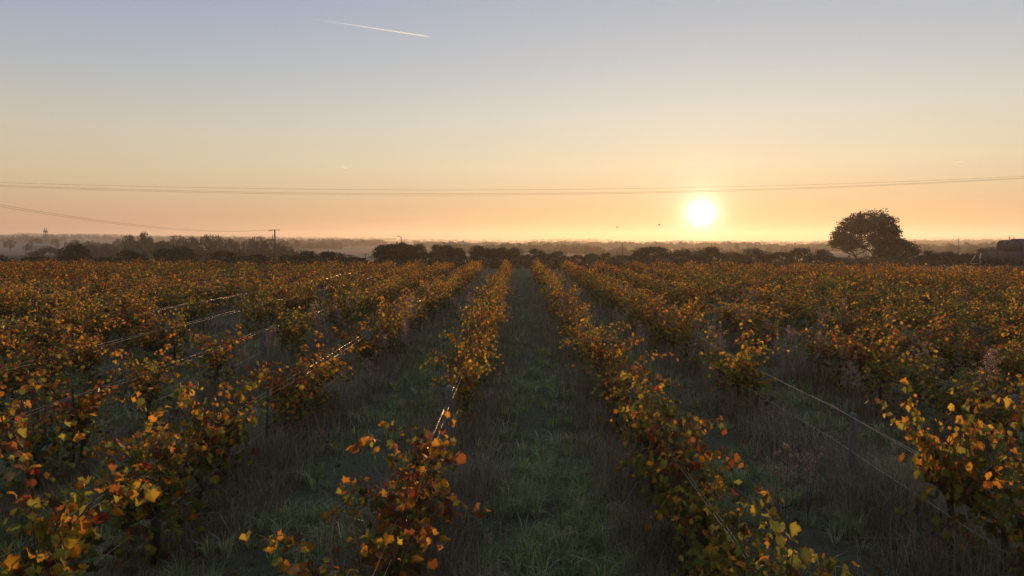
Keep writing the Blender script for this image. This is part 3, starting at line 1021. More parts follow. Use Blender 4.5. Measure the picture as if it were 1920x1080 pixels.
def trunk_mesh(seed, stems=3, top=0.8, r0=0.03):
    r_ = np.random.default_rng(seed)
    a = Acc()
    for s in range(stems):
        an = 6.28 * s / stems + r_.uniform(0, 1)
        d = np.array([math.cos(an), math.sin(an), 0])
        P = [np.array([0, 0, -0.06]) + d * 0.02, np.array([0, 0, 0.15]) + d * 0.05, np.array([0, 0, 0.42]) + d * 0.15, np.array([0, 0, top]) + d * 0.28]
        a.add(*tube(P, [r0, r0 * 0.75, r0 * 0.5, r0 * 0.12], 6))
        for q in range(4):
            f_ = r_.uniform(0.25, 0.8)
            b = P[1] * (1 - f_) + P[3] * f_
            e = b + np.array([math.cos(an + r_.normal(0, 1)), math.sin(an + r_.normal(0, 1)), r_.uniform(0.2, 0.9)]) * 0.22
            a.add(*tube([b, (b + e) / 2 + r_.normal(0, .015, 3), e], [r0 * 0.35, r0 * 0.22, r0 * 0.06], 4, False))
    return a.mesh('tree_trunk', M_trunk, True)


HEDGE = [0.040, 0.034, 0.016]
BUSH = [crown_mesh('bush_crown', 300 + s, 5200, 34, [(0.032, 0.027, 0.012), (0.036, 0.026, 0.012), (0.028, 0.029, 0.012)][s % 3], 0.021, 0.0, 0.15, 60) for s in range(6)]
MIDT = [crown_mesh('tree_crown', 320 + s, 2600, 26, [(0.045, 0.044, 0.020), (0.055, 0.040, 0.022)][s % 2], 0.027, 0.15, 0.15, 40) for s in range(5)]
BTRUNK = [trunk_mesh(340 + s, 3) for s in range(3)]
SINGLE = [trunk_mesh(350 + s, 1, 0.85, 0.035) for s in range(2)]


def plant(name, x0, x1, ytop, Y, label, cat, group, crowns, trunks, deep=1.0, overlap=1.14):
    pc = at((x0 + x1) / 2, ytop, Y)
    wd = (x1 - x0) / F * Y * overlap
    g = float(ground(pc[0], pc[1]))
    hgt = pc[2] - g
    root = link(name, None, None, (pc[0], pc[1], g - 0.05), (0, 0, R.uniform(0, 6.28)))
    root.scale = (wd, wd * deep, hgt * 1.03)
    tag(root, label, cat, group)
    link('trunk', trunks[int(R.integers(0, len(trunks)))], root)
    link('crown', crowns[int(R.integers(0, len(crowns)))], root)
    return root


def place_word(px):
    marks = [(40, 'at the left edge of the frame'), (130, 'below the lattice tower'), (250, 'right of the lattice tower'), (420, 'left of the utility pole'), (490, 'just left of the utility pole'),
             (560, 'just right of the utility pole'), (660, 'right of the utility pole'), (770, 'left of the central aisle end'), (900, 'just left of the aisle end'), (1000, 'at the end of the central aisle'),
             (1120, 'right of the aisle end'), (1240, 'left of the sun'), (1340, 'directly under the sun'), (1450, 'right of the sun'), (1560, 'left of the big oak'), (1700, 'beside the big oak'), (1830, 'left of the straw bales'), (1960, 'behind the straw bales')]
    return min(marks, key=lambda m_: abs(m_[0] - px))[1]


# hedge and bushes at the end of the vineyard: x0, x1, top, distance
BUSHES = [(702, 802, 456.5, 99, 'widest domed'), (803, 872, 460, 100, 'broad dark'), (880, 955, 464, 99, 'long dense'), (108, 165, 457, 112, 'dense dark'), (205, 278, 469, 100, 'broad low'), (288, 330, 464, 104, 'rounded'), (318, 364, 460, 108, 'tall rounded'), (384, 462, 470, 98, 'long low'),
          (455, 512, 476, 96, 'low rough'), (520, 556, 477, 98, 'small ragged'), (548, 610, 470, 96, 'rounded'), (590, 660, 471, 94, 'long sloping'), (645, 690, 481, 92, 'low sloping'),
          (-40, 20, 474, 100, 'dark'), (20, 110, 480, 105, 'low dark'), (160, 215, 482, 104, 'low dark'),
          (698, 745, 458, 96, 'dark domed'), (732, 778, 454, 95, 'tallest domed'), (765, 803, 457, 96, 'leafy domed'), (803, 836, 458, 97, 'round topped'), (826, 856, 460, 97, 'middle sized'), (846, 875, 465, 96, 'pointed'),
          (879, 914, 459, 95, 'rounded'), (908, 938, 466, 96, 'loose'), (930, 960, 463, 95, 'upright'), (950, 984, 464, 94, 'dense'), (982, 1028, 466, 94, 'twiggy topped'), (1020, 1070, 470, 94, 'rough'),
          (1064, 1102, 477, 94, 'low'), (1094, 1128, 475, 96, 'thorny low'), (1120, 1152, 473, 95, 'small peaked'), (1146, 1188, 477, 94, 'low spreading'), (1182, 1262, 462, 94, 'big domed'),
          (1240, 1275, 474, 95, 'low trailing'), (1262, 1302, 467, 95, 'ragged'), (1300, 1354, 462, 94, 'large ragged'), (1345, 1395, 472, 94, 'sunlit low'), (1384, 1442, 465, 95, 'rounded twiggy'),
          (1434, 1490, 471, 95, 'low round'), (1478, 1524, 463, 96, 'peaked'), (1515, 1565, 467, 97, 'spreading'), (1556, 1600, 481, 99, 'low'), (1722, 1764, 469, 108, 'round'),
          (1752, 1800, 471, 108, 'wide low'), (1792, 1842, 474, 107, 'low dark'), (1834, 1880, 463, 116, 'loose ragged'), (1880, 1950, 470, 118, 'low')]
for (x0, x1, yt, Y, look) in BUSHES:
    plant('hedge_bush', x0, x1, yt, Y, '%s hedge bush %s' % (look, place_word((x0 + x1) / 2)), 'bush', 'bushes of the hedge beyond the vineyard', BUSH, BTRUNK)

# taller trees in the hollow behind, left half of the picture
MIDS = [(60, 128, 465, 210, 'broad'), (122, 172, 462, 220, 'low round'), (162, 188, 459, 260, 'small domed'), (184, 224, 457, 250, 'domed'), (228, 262, 444, 230, 'wide dark'),
        (255, 285, 434, 235, 'tallest lone'), (280, 330, 453, 230, 'spreading'), (318, 350, 441, 300, 'airy'), (340, 376, 446, 240, 'loose'), (372, 398, 442, 250, 'thin topped'), (392, 424, 441, 250, 'fine branched'),
        (415, 450, 450, 240, 'rounded'), (432, 462, 451, 230, 'low'), (462, 500, 443, 220, 'tall dark'), (488, 526, 447, 215, 'full'), (515, 556, 462, 190, 'low'), (545, 580, 468, 180, 'scrubby'),
        (330, 440, 463, 170, 'wide low'), (420, 520, 466, 165, 'long low')]
for (x0, x1, yt, Y, look) in MIDS:
    plant('hollow_tree', x0, x1, yt, Y, '%s tree in the hollow, %s' % (look, place_word((x0 + x1) / 2)), 'tree', 'trees in the hollow behind the hedge', MIDT, BTRUNK)

# lone trees on the far fields
FARS = [(8, 28, 450, 520, 'round'), (55, 80, 447, 560, 'wide domed'), (49, 60, 455, 430, 'small dark'), (96, 110, 448, 540, 'upright'), (120, 127, 453, 480, 'slim'), (130, 152, 449, 520, 'spreading'), (160, 170, 452, 520, 'small'),
        (182, 187, 453, 520, 'thin'), (212, 230, 449, 430, 'round topped'), (550, 562, 450, 520, 'round'), (575, 586, 454, 520, 'small'), (594, 612, 452, 600, 'low'), (520, 545, 451, 430, 'full'), (452, 470, 451, 420, 'low'),
        (852, 866, 457, 420, 'lone'), (1078, 1092, 459, 360, 'small'), (1094, 1112, 460, 330, 'round'), (1112, 1128, 461, 340, 'flat topped'), (1376, 1386, 456, 420, 'dark'), (1463, 1476, 461, 360, 'boxy'), (1435, 1448, 463, 380, 'loose'),
        (1775, 1800, 460, 330, 'wide'), (1812, 1840, 461, 340, 'round'), (1730, 1752, 462, 330, 'low'), (1880, 1910, 456, 380, 'high')]
for (x0, x1, yt, Y, look) in FARS:
    plant('field_tree', x0, x1, yt, Y, '%s distant tree in the hazy fields %s' % (look, place_word((x0 + x1) / 2)), 'tree', 'scattered trees on the far fields', MIDT, SINGLE)

# far woods and hedgerows: one mass
acc = Acc()


def wood_crowns(n_crowns, xs, ds, hfun, q=46, rad_=4.5):
    for i in range(n_crowns):
        d = ds(i); px = xs(i)
        r3 = ray(px, 452); x = r3[0] / r3[1] * d; y = d
        h_ = hfun(i); rw = rad_ * R.uniform(0.7, 1.5)
        g = float(ground(x, y))
        v = R.normal(0, 1, (q, 3)); v /= np.linalg.norm(v, axis=1)[:, None]
        P = v * (rw, rw, h_ * 0.42) * R.random((q, 1)) ** 0.25 + (x, y, g + h_ * 0.55)
        Rm = rot_frames(v + R.normal(0, .4, (q, 3)), R.normal(0, 1, (q, 3)))
        qd = np.array([(-1, -.2, 0), (0, -1, .1), (1, .1, 0), (.1, 1, -.1)])
        W = np.einsum('nij,vj->nvi', Rm, qd) * (R.uniform(0.22, 0.42, q) * min(rw, h_ * .5))[:, None, None] + P[:, None]
        T = np.array([(0, 1, 2), (0, 2, 3)])[None] + (np.arange(q) * 4)[:, None, None]
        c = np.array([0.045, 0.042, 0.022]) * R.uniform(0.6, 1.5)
        acc.add(W.reshape(-1, 3), T.reshape(-1, 3), np.array([*c, 1]))


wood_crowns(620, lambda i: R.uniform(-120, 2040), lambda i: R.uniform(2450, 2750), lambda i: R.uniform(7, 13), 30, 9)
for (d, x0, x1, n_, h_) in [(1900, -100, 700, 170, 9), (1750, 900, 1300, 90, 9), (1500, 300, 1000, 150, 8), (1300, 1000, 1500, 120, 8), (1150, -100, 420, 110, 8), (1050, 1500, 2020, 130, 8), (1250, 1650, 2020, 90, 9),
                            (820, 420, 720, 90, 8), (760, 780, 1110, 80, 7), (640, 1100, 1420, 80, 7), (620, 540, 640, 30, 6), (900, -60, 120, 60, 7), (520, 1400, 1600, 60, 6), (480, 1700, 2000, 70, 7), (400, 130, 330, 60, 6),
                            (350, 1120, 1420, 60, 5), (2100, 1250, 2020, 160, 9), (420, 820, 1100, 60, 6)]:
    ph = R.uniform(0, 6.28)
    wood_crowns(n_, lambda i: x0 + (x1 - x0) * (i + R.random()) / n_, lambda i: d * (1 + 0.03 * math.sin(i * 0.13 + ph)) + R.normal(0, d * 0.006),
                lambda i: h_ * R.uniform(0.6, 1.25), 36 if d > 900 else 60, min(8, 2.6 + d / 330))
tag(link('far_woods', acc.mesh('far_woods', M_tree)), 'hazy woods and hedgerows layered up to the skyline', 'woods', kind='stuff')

# scrub filling the foot of the hedge
acc = Acc()
n_ = 26000
px = R.uniform(-30, 1950, n_); Y = R.uniform(84, 92, n_) + np.interp(px, [0, 1500, 1700, 1900], [0, 0, 12, 14])
x = (px - 970) / F * Y; top = 1.1 + 0.5 * wob(x, Y, 2.2, 1.0) + 0.3 * wob(x, Y, 0.7, 2.0)
z = ground(x, Y) + R.random(n_) * np.clip(top, 0.3, 3)
Rm = rot_frames(R.normal(0, 1, (n_, 3)), R.normal(0, 1, (n_, 3)))
qd = np.array([(-1, -.2, 0), (0, -1, .1), (1, .1, 0), (.1, 1, -.1)]) * 0.13
W = np.einsum('nij,vj->nvi', Rm, qd) + np.column_stack([x, Y, z])[:, None]
T = np.array([(0, 1, 2), (0, 2, 3)])[None] + (np.arange(n_) * 4)[:, None, None]
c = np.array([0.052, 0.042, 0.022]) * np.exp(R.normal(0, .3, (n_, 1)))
C = np.repeat(np.column_stack([c, np.ones(n_)])[:, None], 4, 1).reshape(-1, 4)
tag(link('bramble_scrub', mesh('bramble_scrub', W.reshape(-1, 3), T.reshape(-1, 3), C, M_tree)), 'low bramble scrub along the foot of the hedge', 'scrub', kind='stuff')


# the big oak on the right
def big_oak():
    Y = 112.0
    pc = at(1629, 389, Y)
    g = float(ground(pc[0], pc[1])) - 0.1
    W_, Ht = 137 / F * Y, pc[2] - g
    r_ = np.random.default_rng(77)
    wood = Acc(); tips = []

    def limb(p, d, L, r0, depth):
        n_ = 5; pts = [p.copy()]
        for i in range(n_):
            d = d + r_.normal(0, 0.13, 3); d[2] += 0.02; d /= np.linalg.norm(d)
            p = p + d * L / n_; pts.append(p.copy())
        wood.add(*tube(pts, np.linspace(r0, r0 * 0.55, n_ + 1), 6 if depth < 2 else 4, False))
        if depth >= 4:
            tips.append(p); tips.append(pts[3]); return
        if depth >= 2: tips.append(pts[4])
        for q in range(3 if depth < 2 else int(r_.integers(2, 4))):
            nd = d + r_.normal(0, 0.55, 3); nd[2] = abs(nd[2]) * 0.75 + 0.08; nd /= np.linalg.norm(nd)
            limb(p, nd, L * r_.uniform(0.62, 0.82), r0 * 0.55, depth + 1)

    for s in range(6):
        an = s * 1.05 + r_.uniform(-.3, .3)
        d = np.array([math.cos(an) * 0.75, math.sin(an) * 0.75, 1.0]); d /= np.linalg.norm(d)
        limb(np.array([math.cos(an) * 0.25, math.sin(an) * 0.25, 0]), d, 2.9, 0.20, 0)
    tips = np.array(tips)
    # squeeze the leafing points into the dome of the photo's crown
    q = tips - (0, 0, Ht * 0.40)
    rr_ = np.sqrt((q[:, 0] / (W_ * .48)) ** 2 + (q[:, 1] / (W_ * .48)) ** 2 + (np.maximum(q[:, 2], 0) / (Ht * .58)) ** 2)
    V, T, _ = wood.arrays()

    def squeeze(A):
        B = A - (0, 0, Ht * 0.40)
        r2 = np.sqrt((B[:, 0] / (W_ * .47)) ** 2 + (B[:, 1] / (W_ * .47)) ** 2 + (np.maximum(B[:, 2], 0) / (Ht * .57)) ** 2)
        f_ = np.where(r2 > 0.55, (0.55 + 0.43 * np.tanh((r2 - 0.55) / 0.55)) / np.maximum(r2, 1e-6), 1.0)
        return B * f_[:, None] + (0, 0, Ht * 0.40)

    V = squeeze(V); tips = squeeze(tips)
    root = link('oak_tree', None, None, (pc[0], pc[1], g))
    tag(root, 'big lone oak with a domed crown, sky showing between its forked limbs', 'tree')
    link('trunk', mesh('oak_trunk', V, T, None, M_trunk, True), root)
    # shell clumps fill the outline
    m_ = 400
    u = r_.normal(0, 1, (m_, 3)); u[:, 2] = np.abs(u[:, 2]) * 0.95 - 0.12; u /= np.linalg.norm(u, axis=1)[:, None]
    lob = 1.0 / (np.hypot(u[:, 0], u[:, 1]) ** 2.8 + np.abs(u[:, 2]) ** 2.8) ** (1 / 2.8) * 0.96 - 0.10 * np.abs(np.sin(np.arctan2(u[:, 1], u[:, 0]) * 3.5 + 3 * u[:, 2]))
    cl = u * (W_ * .47, W_ * .47, Ht * .57) * (lob * r_.uniform(0.45, 1.04, m_) ** 0.7)[:, None] + (0, 0, Ht * 0.40)
    sel = tips[tips[:, 2] > Ht * 0.30]
    cl = np.vstack([cl, sel[r_.integers(0, len(sel), 160)]])
    cl = cl[(cl[:, 2] > Ht * 0.27) & (r_.random(len(cl)) < np.clip(0.35 + 1.5 * (cl[:, 2] / Ht - 0.3), 0, 1))]
    n_ = 30000
    wch = r_.integers(0, len(cl), n_)
    v = r_.normal(0, 1, (n_, 3))
    P = cl[wch] + v * (r_.uniform(0.16, 0.48, len(cl))[wch])[:, None] * (1, 1, 0.7)
    Rm = rot_frames(r_.normal(0, 1, (n_, 3)), r_.normal(0, 1, (n_, 3)))
    qd = np.array([(-1, -.2, 0), (0, -1, .1), (1, .1, 0), (.1, 1, -.1)])
    W2 = np.einsum('nij,vj->nvi', Rm, qd) * r_.uniform(0.07, 0.14, n_)[:, None, None] + P[:, None]
    TT = np.array([(0, 1, 2), (0, 2, 3)])[None] + (np.arange(n_) * 4)[:, None, None]
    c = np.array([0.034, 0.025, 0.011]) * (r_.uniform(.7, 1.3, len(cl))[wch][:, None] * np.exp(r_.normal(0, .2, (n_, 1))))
    C = np.repeat(np.column_stack([c, np.ones(n_)])[:, None], 4, 1).reshape(-1, 4)
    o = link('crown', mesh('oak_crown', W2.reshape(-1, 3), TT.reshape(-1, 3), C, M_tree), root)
    print('oak', W_, Ht, len(tips))


big_oak()
plant('holly_bush', 1640, 1724, 449, 110, 'dense dark bush leaning against the right side of the big oak', 'bush', None, BUSH, BTRUNK, overlap=1.05)
plant('hedge_bush', 1600, 1660, 480, 106, 'low bush in front of the foot of the big oak', 'bush', 'bushes of the hedge beyond the vineyard', BUSH, BTRUNK)

# bare saplings behind the bales
for (px, yt, lk) in [(1893, 440, 'taller'), (1901, 441, 'shorter')]:
    p = at(px, yt, 120); g = float(ground(p[0], p[1]))
    a = Acc(); r_ = np.random.default_rng(px)
    Ht = p[2] - g
    a.add(*tube([(0, 0, 0), (r_.normal(0, .05), 0, Ht * .5), (0, 0, Ht)], [0.07, 0.05, 0.012], 5))
    for i in range(26):
        z_ = Ht * r_.uniform(0.5, 0.95); an = r_.uniform(0, 6.28); L = (1.1 - z_ / Ht) * 1.8
        a.add(*tube([(0, 0, z_), (math.cos(an) * L * .3, math.sin(an) * L * .3, z_ + L * .5), (math.cos(an) * L * .4, math.sin(an) * L * .4, z_ + L)], [0.02, 0.014, 0.005], 3, False))
    o = link('bare_sapling', a.mesh('bare_sapling', M_trunk), None, (p[0], p[1], g))
    tag(o, '%s bare sapling rising behind the straw bale stack' % lk, 'sapling', 'bare saplings behind the bales')

# ------------------------------------------------------------------ straw bales
M_bale = principled('weathered_straw', (0.10, 0.082, 0.066), 1.0, 0.05, noise=5, bump=(9, 0.9, 0.06), ncol=(0.05, 0.042, 0.036))
M_net = principled('bale_net', (0.13, 0.125, 0.13), 0.9, 0.1, noise=8)


def bale_mesh(seed, rad_=0.9, L=1.3):
    r_ = np.random.default_rng(seed)
    xs_ = np.array([-.5, -.47, -.40, -.2, 0, .2, .40, .47, .5]) * L
    rr_ = rad_ * np.array([0.80, 0.93, 1.0, 1.01, 1.0, 1.01, 1.0, 0.93, 0.80])
    V, T = tube(np.column_stack([xs_, np.zeros(9), np.zeros(9)]), rr_, 26)
    V[:, 1:] *= 1 + 0.012 * r_.normal(size=(len(V), 1))
    V[:, 2] = np.where(V[:, 2] < -0.86 * rad_, -0.86 * rad_, V[:, 2])
    net = Acc()
    for x_ in (-0.3, 0.0, 0.3):
        a1 = np.linspace(0, 2 * math.pi, 27)
        ring = [(x_ * L, math.cos(t_) * rad_ * 1.025, max(math.sin(t_) * rad_ * 1.025, -0.86 * rad_)) for t_ in a1]
        net.add(*tube(ring, 0.035, 4, False))
    return mesh('bale', V, T, None, M_bale, True), net


BY = 100.0
BALES = [(0, 1855, 471, 0.86, 'lower bale at the left end of the stack'), (0, 1873.5, 471, 0.88, 'lower bale second from the left of the stack'), (0, 1892, 469.5, 0.90, 'lower bale under the highest bale'),
         (0, 1910, 470, 0.88, 'lower bale at the right edge of the photo'), (1, 1884, 450.5, 0.80, 'highest bale on the left of the top layer'), (1, 1901.5, 450.5, 0.80, 'top bale in the middle of the top layer'), (1, 1918, 455, 0.72, 'smaller top bale cut by the photo edge')]
for i, (lay, px, yt, rd, lb) in enumerate(BALES):
    p = at(px, yt, BY)
    me, net = bale_mesh(i, rd, 1.36)
    root = link('straw_bale', me, None, (p[0], p[1] + (0.25 if px > 1915 else 0), p[2] - rd), (0, 0, R.normal(0, 0.04)))
    tag(root, 'round straw bale, %s' % lb, 'straw bale', 'round straw bales stacked at the field edge')
    for nm_ in range(1):
        link('net_band', net.mesh('net_band', M_net), root)
pT = at(1918, 449, BY)
tx, tz = pT[0], pT[2]
M_tarp = principled('grey_tarp', (0.05, 0.048, 0.052), 0.7, 0.3, noise=2.5, bump=(3, 0.7, 0.08))
prof = [(-1.25, tz - 3.3), (-1.12, tz - 2.2), (-1.0, tz - 1.35), (-0.82, tz - 0.45), (-0.4, tz + 0.03), (0.2, tz + 0.08), (0.7, tz - 0.3), (0.95, tz - 1.4)]
V = []; T = []
for j, (yy, zz_) in enumerate(prof):
    for i in range(15):
        xx = i / 14 * 2.4 + 0.35 * max(0, 2 - j) * (-1 if i == 0 else 0) - 0.25 * j
        V.append((tx - 0.2 + xx, BY + yy + 0.05 * math.sin(i * 1.9 + j), zz_ + 0.05 * math.sin(i * 1.3)))
n0 = len(V)
V = np.array(V); V = np.vstack([V, V - (0, 0, 0.03)])
for j in range(len(prof) - 1):
    for i in range(14):
        q = j * 15 + i
        T += [(q, q + 1, q + 16), (q, q + 16, q + 15), (q + n0, q + 16 + n0, q + 1 + n0), (q + n0, q + 15 + n0, q + 16 + n0)]
tag(link('tarp', mesh('tarp', V, np.array(T), None, M_tarp, True)), 'dark grey tarpaulin draped over the right end of the straw bale stack', 'tarpaulin')
p = at(1840, 492, 99.0)
g = float(ground(p[0], p[1]))
root = link('metal_rack', None, None, (p[0], p[1], g))
tag(root, 'small pale metal rack with a slanting brace left of the straw bales', 'rack')
M_pale = principled('pale_sheet', (0.55, 0.54, 0.50), 0.5, 0.4, noise=3)
a = Acc(); a.add(*box(-0.45, 0, 1.0, 0.08, 0.08, 2.0)); a.add(*box(0.45, 0, 1.0, 0.08, 0.08, 2.0)); a.add(*box(0, 0, 1.98, 0.98, 0.085, 0.08))
link('frame', a.mesh('frame', M_rust), root)
a = Acc(); a.add(*tube([(-0.12, 0.05, 1.85), (-0.2, 0.05, 1.0), (-0.05, 0.05, 0.35)], [0.08, 0.07, 0.05], 6)); link('white_sheet', a.mesh('white_sheet', M_pale), root)
a = Acc(); a.add(*tube([(-1.7, 0, 0.25), (-0.9, 0, 1.5)], 0.05, 5)); a.add(*tube([(-1.7, 0, 0.4), (-0.2, 0, 0.3)], 0.05, 5)); link('brace', a.mesh('brace', M_pale), root)

# ------------------------------------------------------------------ poles, pylon, masts, wires
root_p = at(515, 430, 150.0)
pg = float(ground(root_p[0], root_p[1]))
PH = root_p[2] - pg
pole = link('utility_pole', None, None, (root_p[0], root_p[1], pg))
tag(pole, 'slender utility pole with a crossarm standing beyond the left vines', 'utility pole')
a = Acc(); a.add(*tube([(0, 0, -0.5), (0, 0, PH)], [0.21, 0.14], 10)); link('pole', a.mesh('pole', M_concrete, True), pole)
a = Acc(); a.add(*tube([(-1.3, 0.1, PH - 0.32), (0, 0.0, PH - 0.12), (1.1, -0.1, PH - 0.15)], 0.07, 6)); link('crossarm', a.mesh('crossarm', M_steel), pole)
for (x_, z_) in [(-1.28, PH - 0.30), (-0.75, PH - 0.22), (1.05, PH - 0.15)]:
    a = Acc(); a.add(*tube([(x_, 0, z_ - 0.12), (x_, 0, z_ - 0.03), (x_, 0, z_ + 0.02), (x_, 0, z_ + 0.10)], [0.07, 0.12, 0.09, 0.05], 8)); link('insulator', a.mesh('insulator', M_rust), pole)
a = Acc(); a.add(*tube([(0, 0, PH - 1.25), (-0.45, 0, PH - 1.2), (-0.5, 0, PH - 1.7)], 0.05, 5)); a.add(*box(-0.5, 0, PH - 1.75, 0.16, 0.16, 0.4)); link('switch_bracket', a.mesh('switch_bracket', M_rust), pole)


def cable(pts_px, Ys, rad_, label, group, name='power_cable', n_=60):
    """a cable whose three marked points lie at the given depths; a sagging curve between"""
    A = [at(px, py, Y) for (px, py), Y in zip(pts_px, Ys)]
    t_ = np.linspace(0, 1, n_)
    A = np.array(A)
    if len({round(a_[0] - b_[0], 1) > 0 for a_, b_ in zip(A[:-1], A[1:])}) > 1 or abs(A[0][0] - A[-1][0]) < 20:
        # a run that recedes: middle point where its ray meets the vertical plane of the run
        d = ray(*pts_px[1]); u = A[2] - A[0]
        k_ = (A[0][0] * u[1] - A[0][1] * u[0]) / (d[0] * u[1] - d[1] * u[0])
        Mp = np.array([0, 0, H]) + d * k_
        s_ = (Mp[1] - A[0][1]) / u[1]
        cz = np.polyfit([0, s_, 1], [A[0][2], Mp[2], A[2][2]], 2)
        P = np.column_stack([A[0][0] + u[0] * t_, A[0][1] + u[1] * t_, np.polyval(cz, t_)])
        V, T = tube(P, rad_, 5, False)
        tag(link(name, mesh(name, V, T, None, M_cable), None), label, 'cable', group)
        return
    # parabola through three points, parametrised by x
    xs_ = A[:, 0]; X_ = xs_[0] + (xs_[-1] - xs_[0]) * t_
    cz = np.polyfit(xs_, A[:, 2], 2); cy_ = np.polyfit(xs_, A[:, 1], 1)
    P = np.column_stack([X_, np.polyval(cy_, X_), np.polyval(cz, X_)])
    V, T = tube(P, rad_, 5, False)
    o = link(name, mesh(name, V, T, None, M_cable), None)
    tag(o, label, 'cable', group)


for (dy, lb) in [((0, 0, 0), 'highest'), ((5, 7, 2), 'middle'), ((7, 9.5, 3), 'lowest')]:
    cable([(-60, 340 + dy[0]), (960, 356 + dy[1]), (1990, 327 + dy[2])], (62, 66, 70), 0.008, '%s of the three power cables crossing the whole sky' % lb, 'power cables crossing the sky')
for (dx, dz, lb) in [(0, 0, 'upper'), (0, 3, 'lower')]:
    cable([(-120, 362 + dz * 1.3), (250, 421 + dz * 0.8), (510 if dz == 0 else 512, 430)], (60, 100, 150), 0.014, '%s of the two cables sagging left from the utility pole' % lb, 'cables running to the utility pole')

# lattice tower
Y = 560.0
b = at(87, 472, Y); tp = at(87, 427, Y)
g = float(ground(b[0], b[1])); HT = tp[2] - g
root = link('lattice_tower', None, None, (b[0], b[1], g))
tag(root, 'red brown steel lattice tower on the hazy skyline at far left', 'tower')


def tw(z):
    return 1.75 - 0.95 * min(z / HT / 0.85, 1)


a = Acc()
for sx in (-1, 1):
    for sy in (-1, 1):
        P = [(sx * tw(z), sy * tw(z), z) for z in np.linspace(-1, HT * 0.88, 8)]
        l_ = Acc(); l_.add(*tube(P, 0.20, 4)); link('leg', l_.mesh('leg', M_steel), root)
zz = np.linspace(0, HT * 0.88, 8)
for z0, z1 in zip(zz[:-1], zz[1:]):
    for f_ in range(4):
        c_ = [(-1, -1), (1, -1), (1, 1), (-1, 1)]
        p0, p1 = c_[f_], c_[(f_ + 1) % 4]
        a.add(*tube([(p0[0] * tw(z0), p0[1] * tw(z0), z0), (p1[0] * tw(z1), p1[1] * tw(z1), z1)], 0.10, 3, False))
        a.add(*tube([(p1[0] * tw(z0), p1[1] * tw(z0), z0), (p0[0] * tw(z1), p0[1] * tw(z1), z1)], 0.10, 3, False))
link('bracing', a.mesh('bracing', M_steel), root)
a = Acc(); a.add(*box(0, 0, HT * 0.84, 2.5, 2.5, 0.9)); link('platform', a.mesh('platform', M_steel), root)
for sx in (-0.75, 0.75):
    a = Acc(); a.add(*tube([(sx, 0, HT * 0.86), (sx, 0, HT)], 0.22, 5)); link('antenna', a.mesh('antenna', M_steel), root)

# low sheds with pale roofs by the tower
M_wall = principled('shed_wall', (0.22, 0.20, 0.19), 0.9, 0.1, noise=0.6)
M_roof = principled('pale_roof', (0.17, 0.165, 0.165), 0.45, 0.4, noise=0.5)
for (px, py, Y, wd, ht, lb) in [(82, 466, 520, 10, 3.6, 'long grey farm shed beside the lattice tower'), (56, 463, 545, 8, 3.4, 'small farm shed with a pale roof left of the lattice tower')]:
    p = at(px, py, Y); g = float(ground(p[0], p[1]))
    root = link('farm_shed', None, None, (p[0], p[1], g), (0, 0, 0.15)); tag(root, lb, 'shed')
    a = Acc(); a.add(*box(0, 0, ht / 2 - 0.3, wd, 6, ht + 0.6)); link('wall', a.mesh('wall', M_wall), root)
    hh = ht + 1.3
    V = np.array([(-wd / 2 - .4, -3.4, ht), (wd / 2 + .4, -3.4, ht), (wd / 2 + .4, 0, hh), (-wd / 2 - .4, 0, hh), (wd / 2 + .4, 3.4, ht), (-wd / 2 - .4, 3.4, ht)])
    V = np.vstack([V + (0, 0, .02), V + (0, 0, .22)])
    T = [(0, 1, 2), (0, 2, 3), (3, 2, 4), (3, 4, 5)]; T2 = [(a1 + 6, c1_ + 6, b1 + 6) for a1, b1, c1_ in T]
    ed = [(0, 1), (1, 2), (2, 4), (4, 5), (5, 3), (3, 0)]
    for e0, e1 in ed: T2 += [(e0, e1 + 6, e1), (e0, e0 + 6, e1 + 6)]
    link('roof', mesh('roof', V, np.array(T + T2), None, M_roof), root)
    a = Acc(); a.add(*box(0.2 * wd, -3.02, ht * 0.4, 1.6, 0.08, ht * 0.8)); link('door', a.mesh('door', M_rust), root)

# thin masts and small poles
for (px, yt, yb, Y, r0, arm, lb) in [(857, 440, 452, 1700, 0.5, 0, 'thin mast on the far horizon left of the aisle end'), (789.5, 445, 452, 1700, 0.4, 0, 'short faint mast on the horizon above the domed bushes'),
                                     (752, 444, 470, 130, 0.10, -0.35, 'pole with a lamp arm rising behind the domed bushes'), (1167, 456, 478, 190, 0.16, 0, 'bare pole in the haze left of the sun'),
                                     (1798, 446, 474, 230, 0.14, 0, 'thin pole in the haze left of the straw bales'), (48, 461, 478, 300, 0.22, 0, 'dark pole in the pale field left of the lattice tower'),
                                     (685.5, 475.5, 490, 150, 0.11, 1, 'low pole with a crossarm between the hedge bushes'), (438, 439.5, 447, 1500, 0.4, 0, 'tiny mast on the skyline left of the utility pole'),
                                     (148, 460, 474, 140, 0.07, 0, 'pale stake in front of the trees right of the lattice tower')]:
    p = at(px, yt, Y); g = float(ground(p[0], p[1])); hh = p[2] - g
    root = link('distant_pole', None, None, (p[0], p[1], g)); tag(root, lb, 'pole')
    a = Acc(); a.add(*tube([(0, 0, -0.3), (0, 0, hh)], [r0, r0 * 0.7], 6)); link('shaft', a.mesh('shaft', M_concrete), root)
    if arm == 1:
        a = Acc(); a.add(*box(0, 0, hh - 0.1, 1.6, 0.10, 0.10)); link('crossarm', a.mesh('crossarm', M_steel), root)
    elif arm:
        a = Acc(); a.add(*tube([(0, 0, hh - 0.1), (arm * .6, 0, hh + 0.1), (arm * 1.6, 0, hh + 0.12)], 0.05, 5)); a.add(*box(arm * 1.7, 0, hh + 0.08, 0.35, 0.15, 0.08)); link('lamp_arm', a.mesh('lamp_arm', M_steel), root)

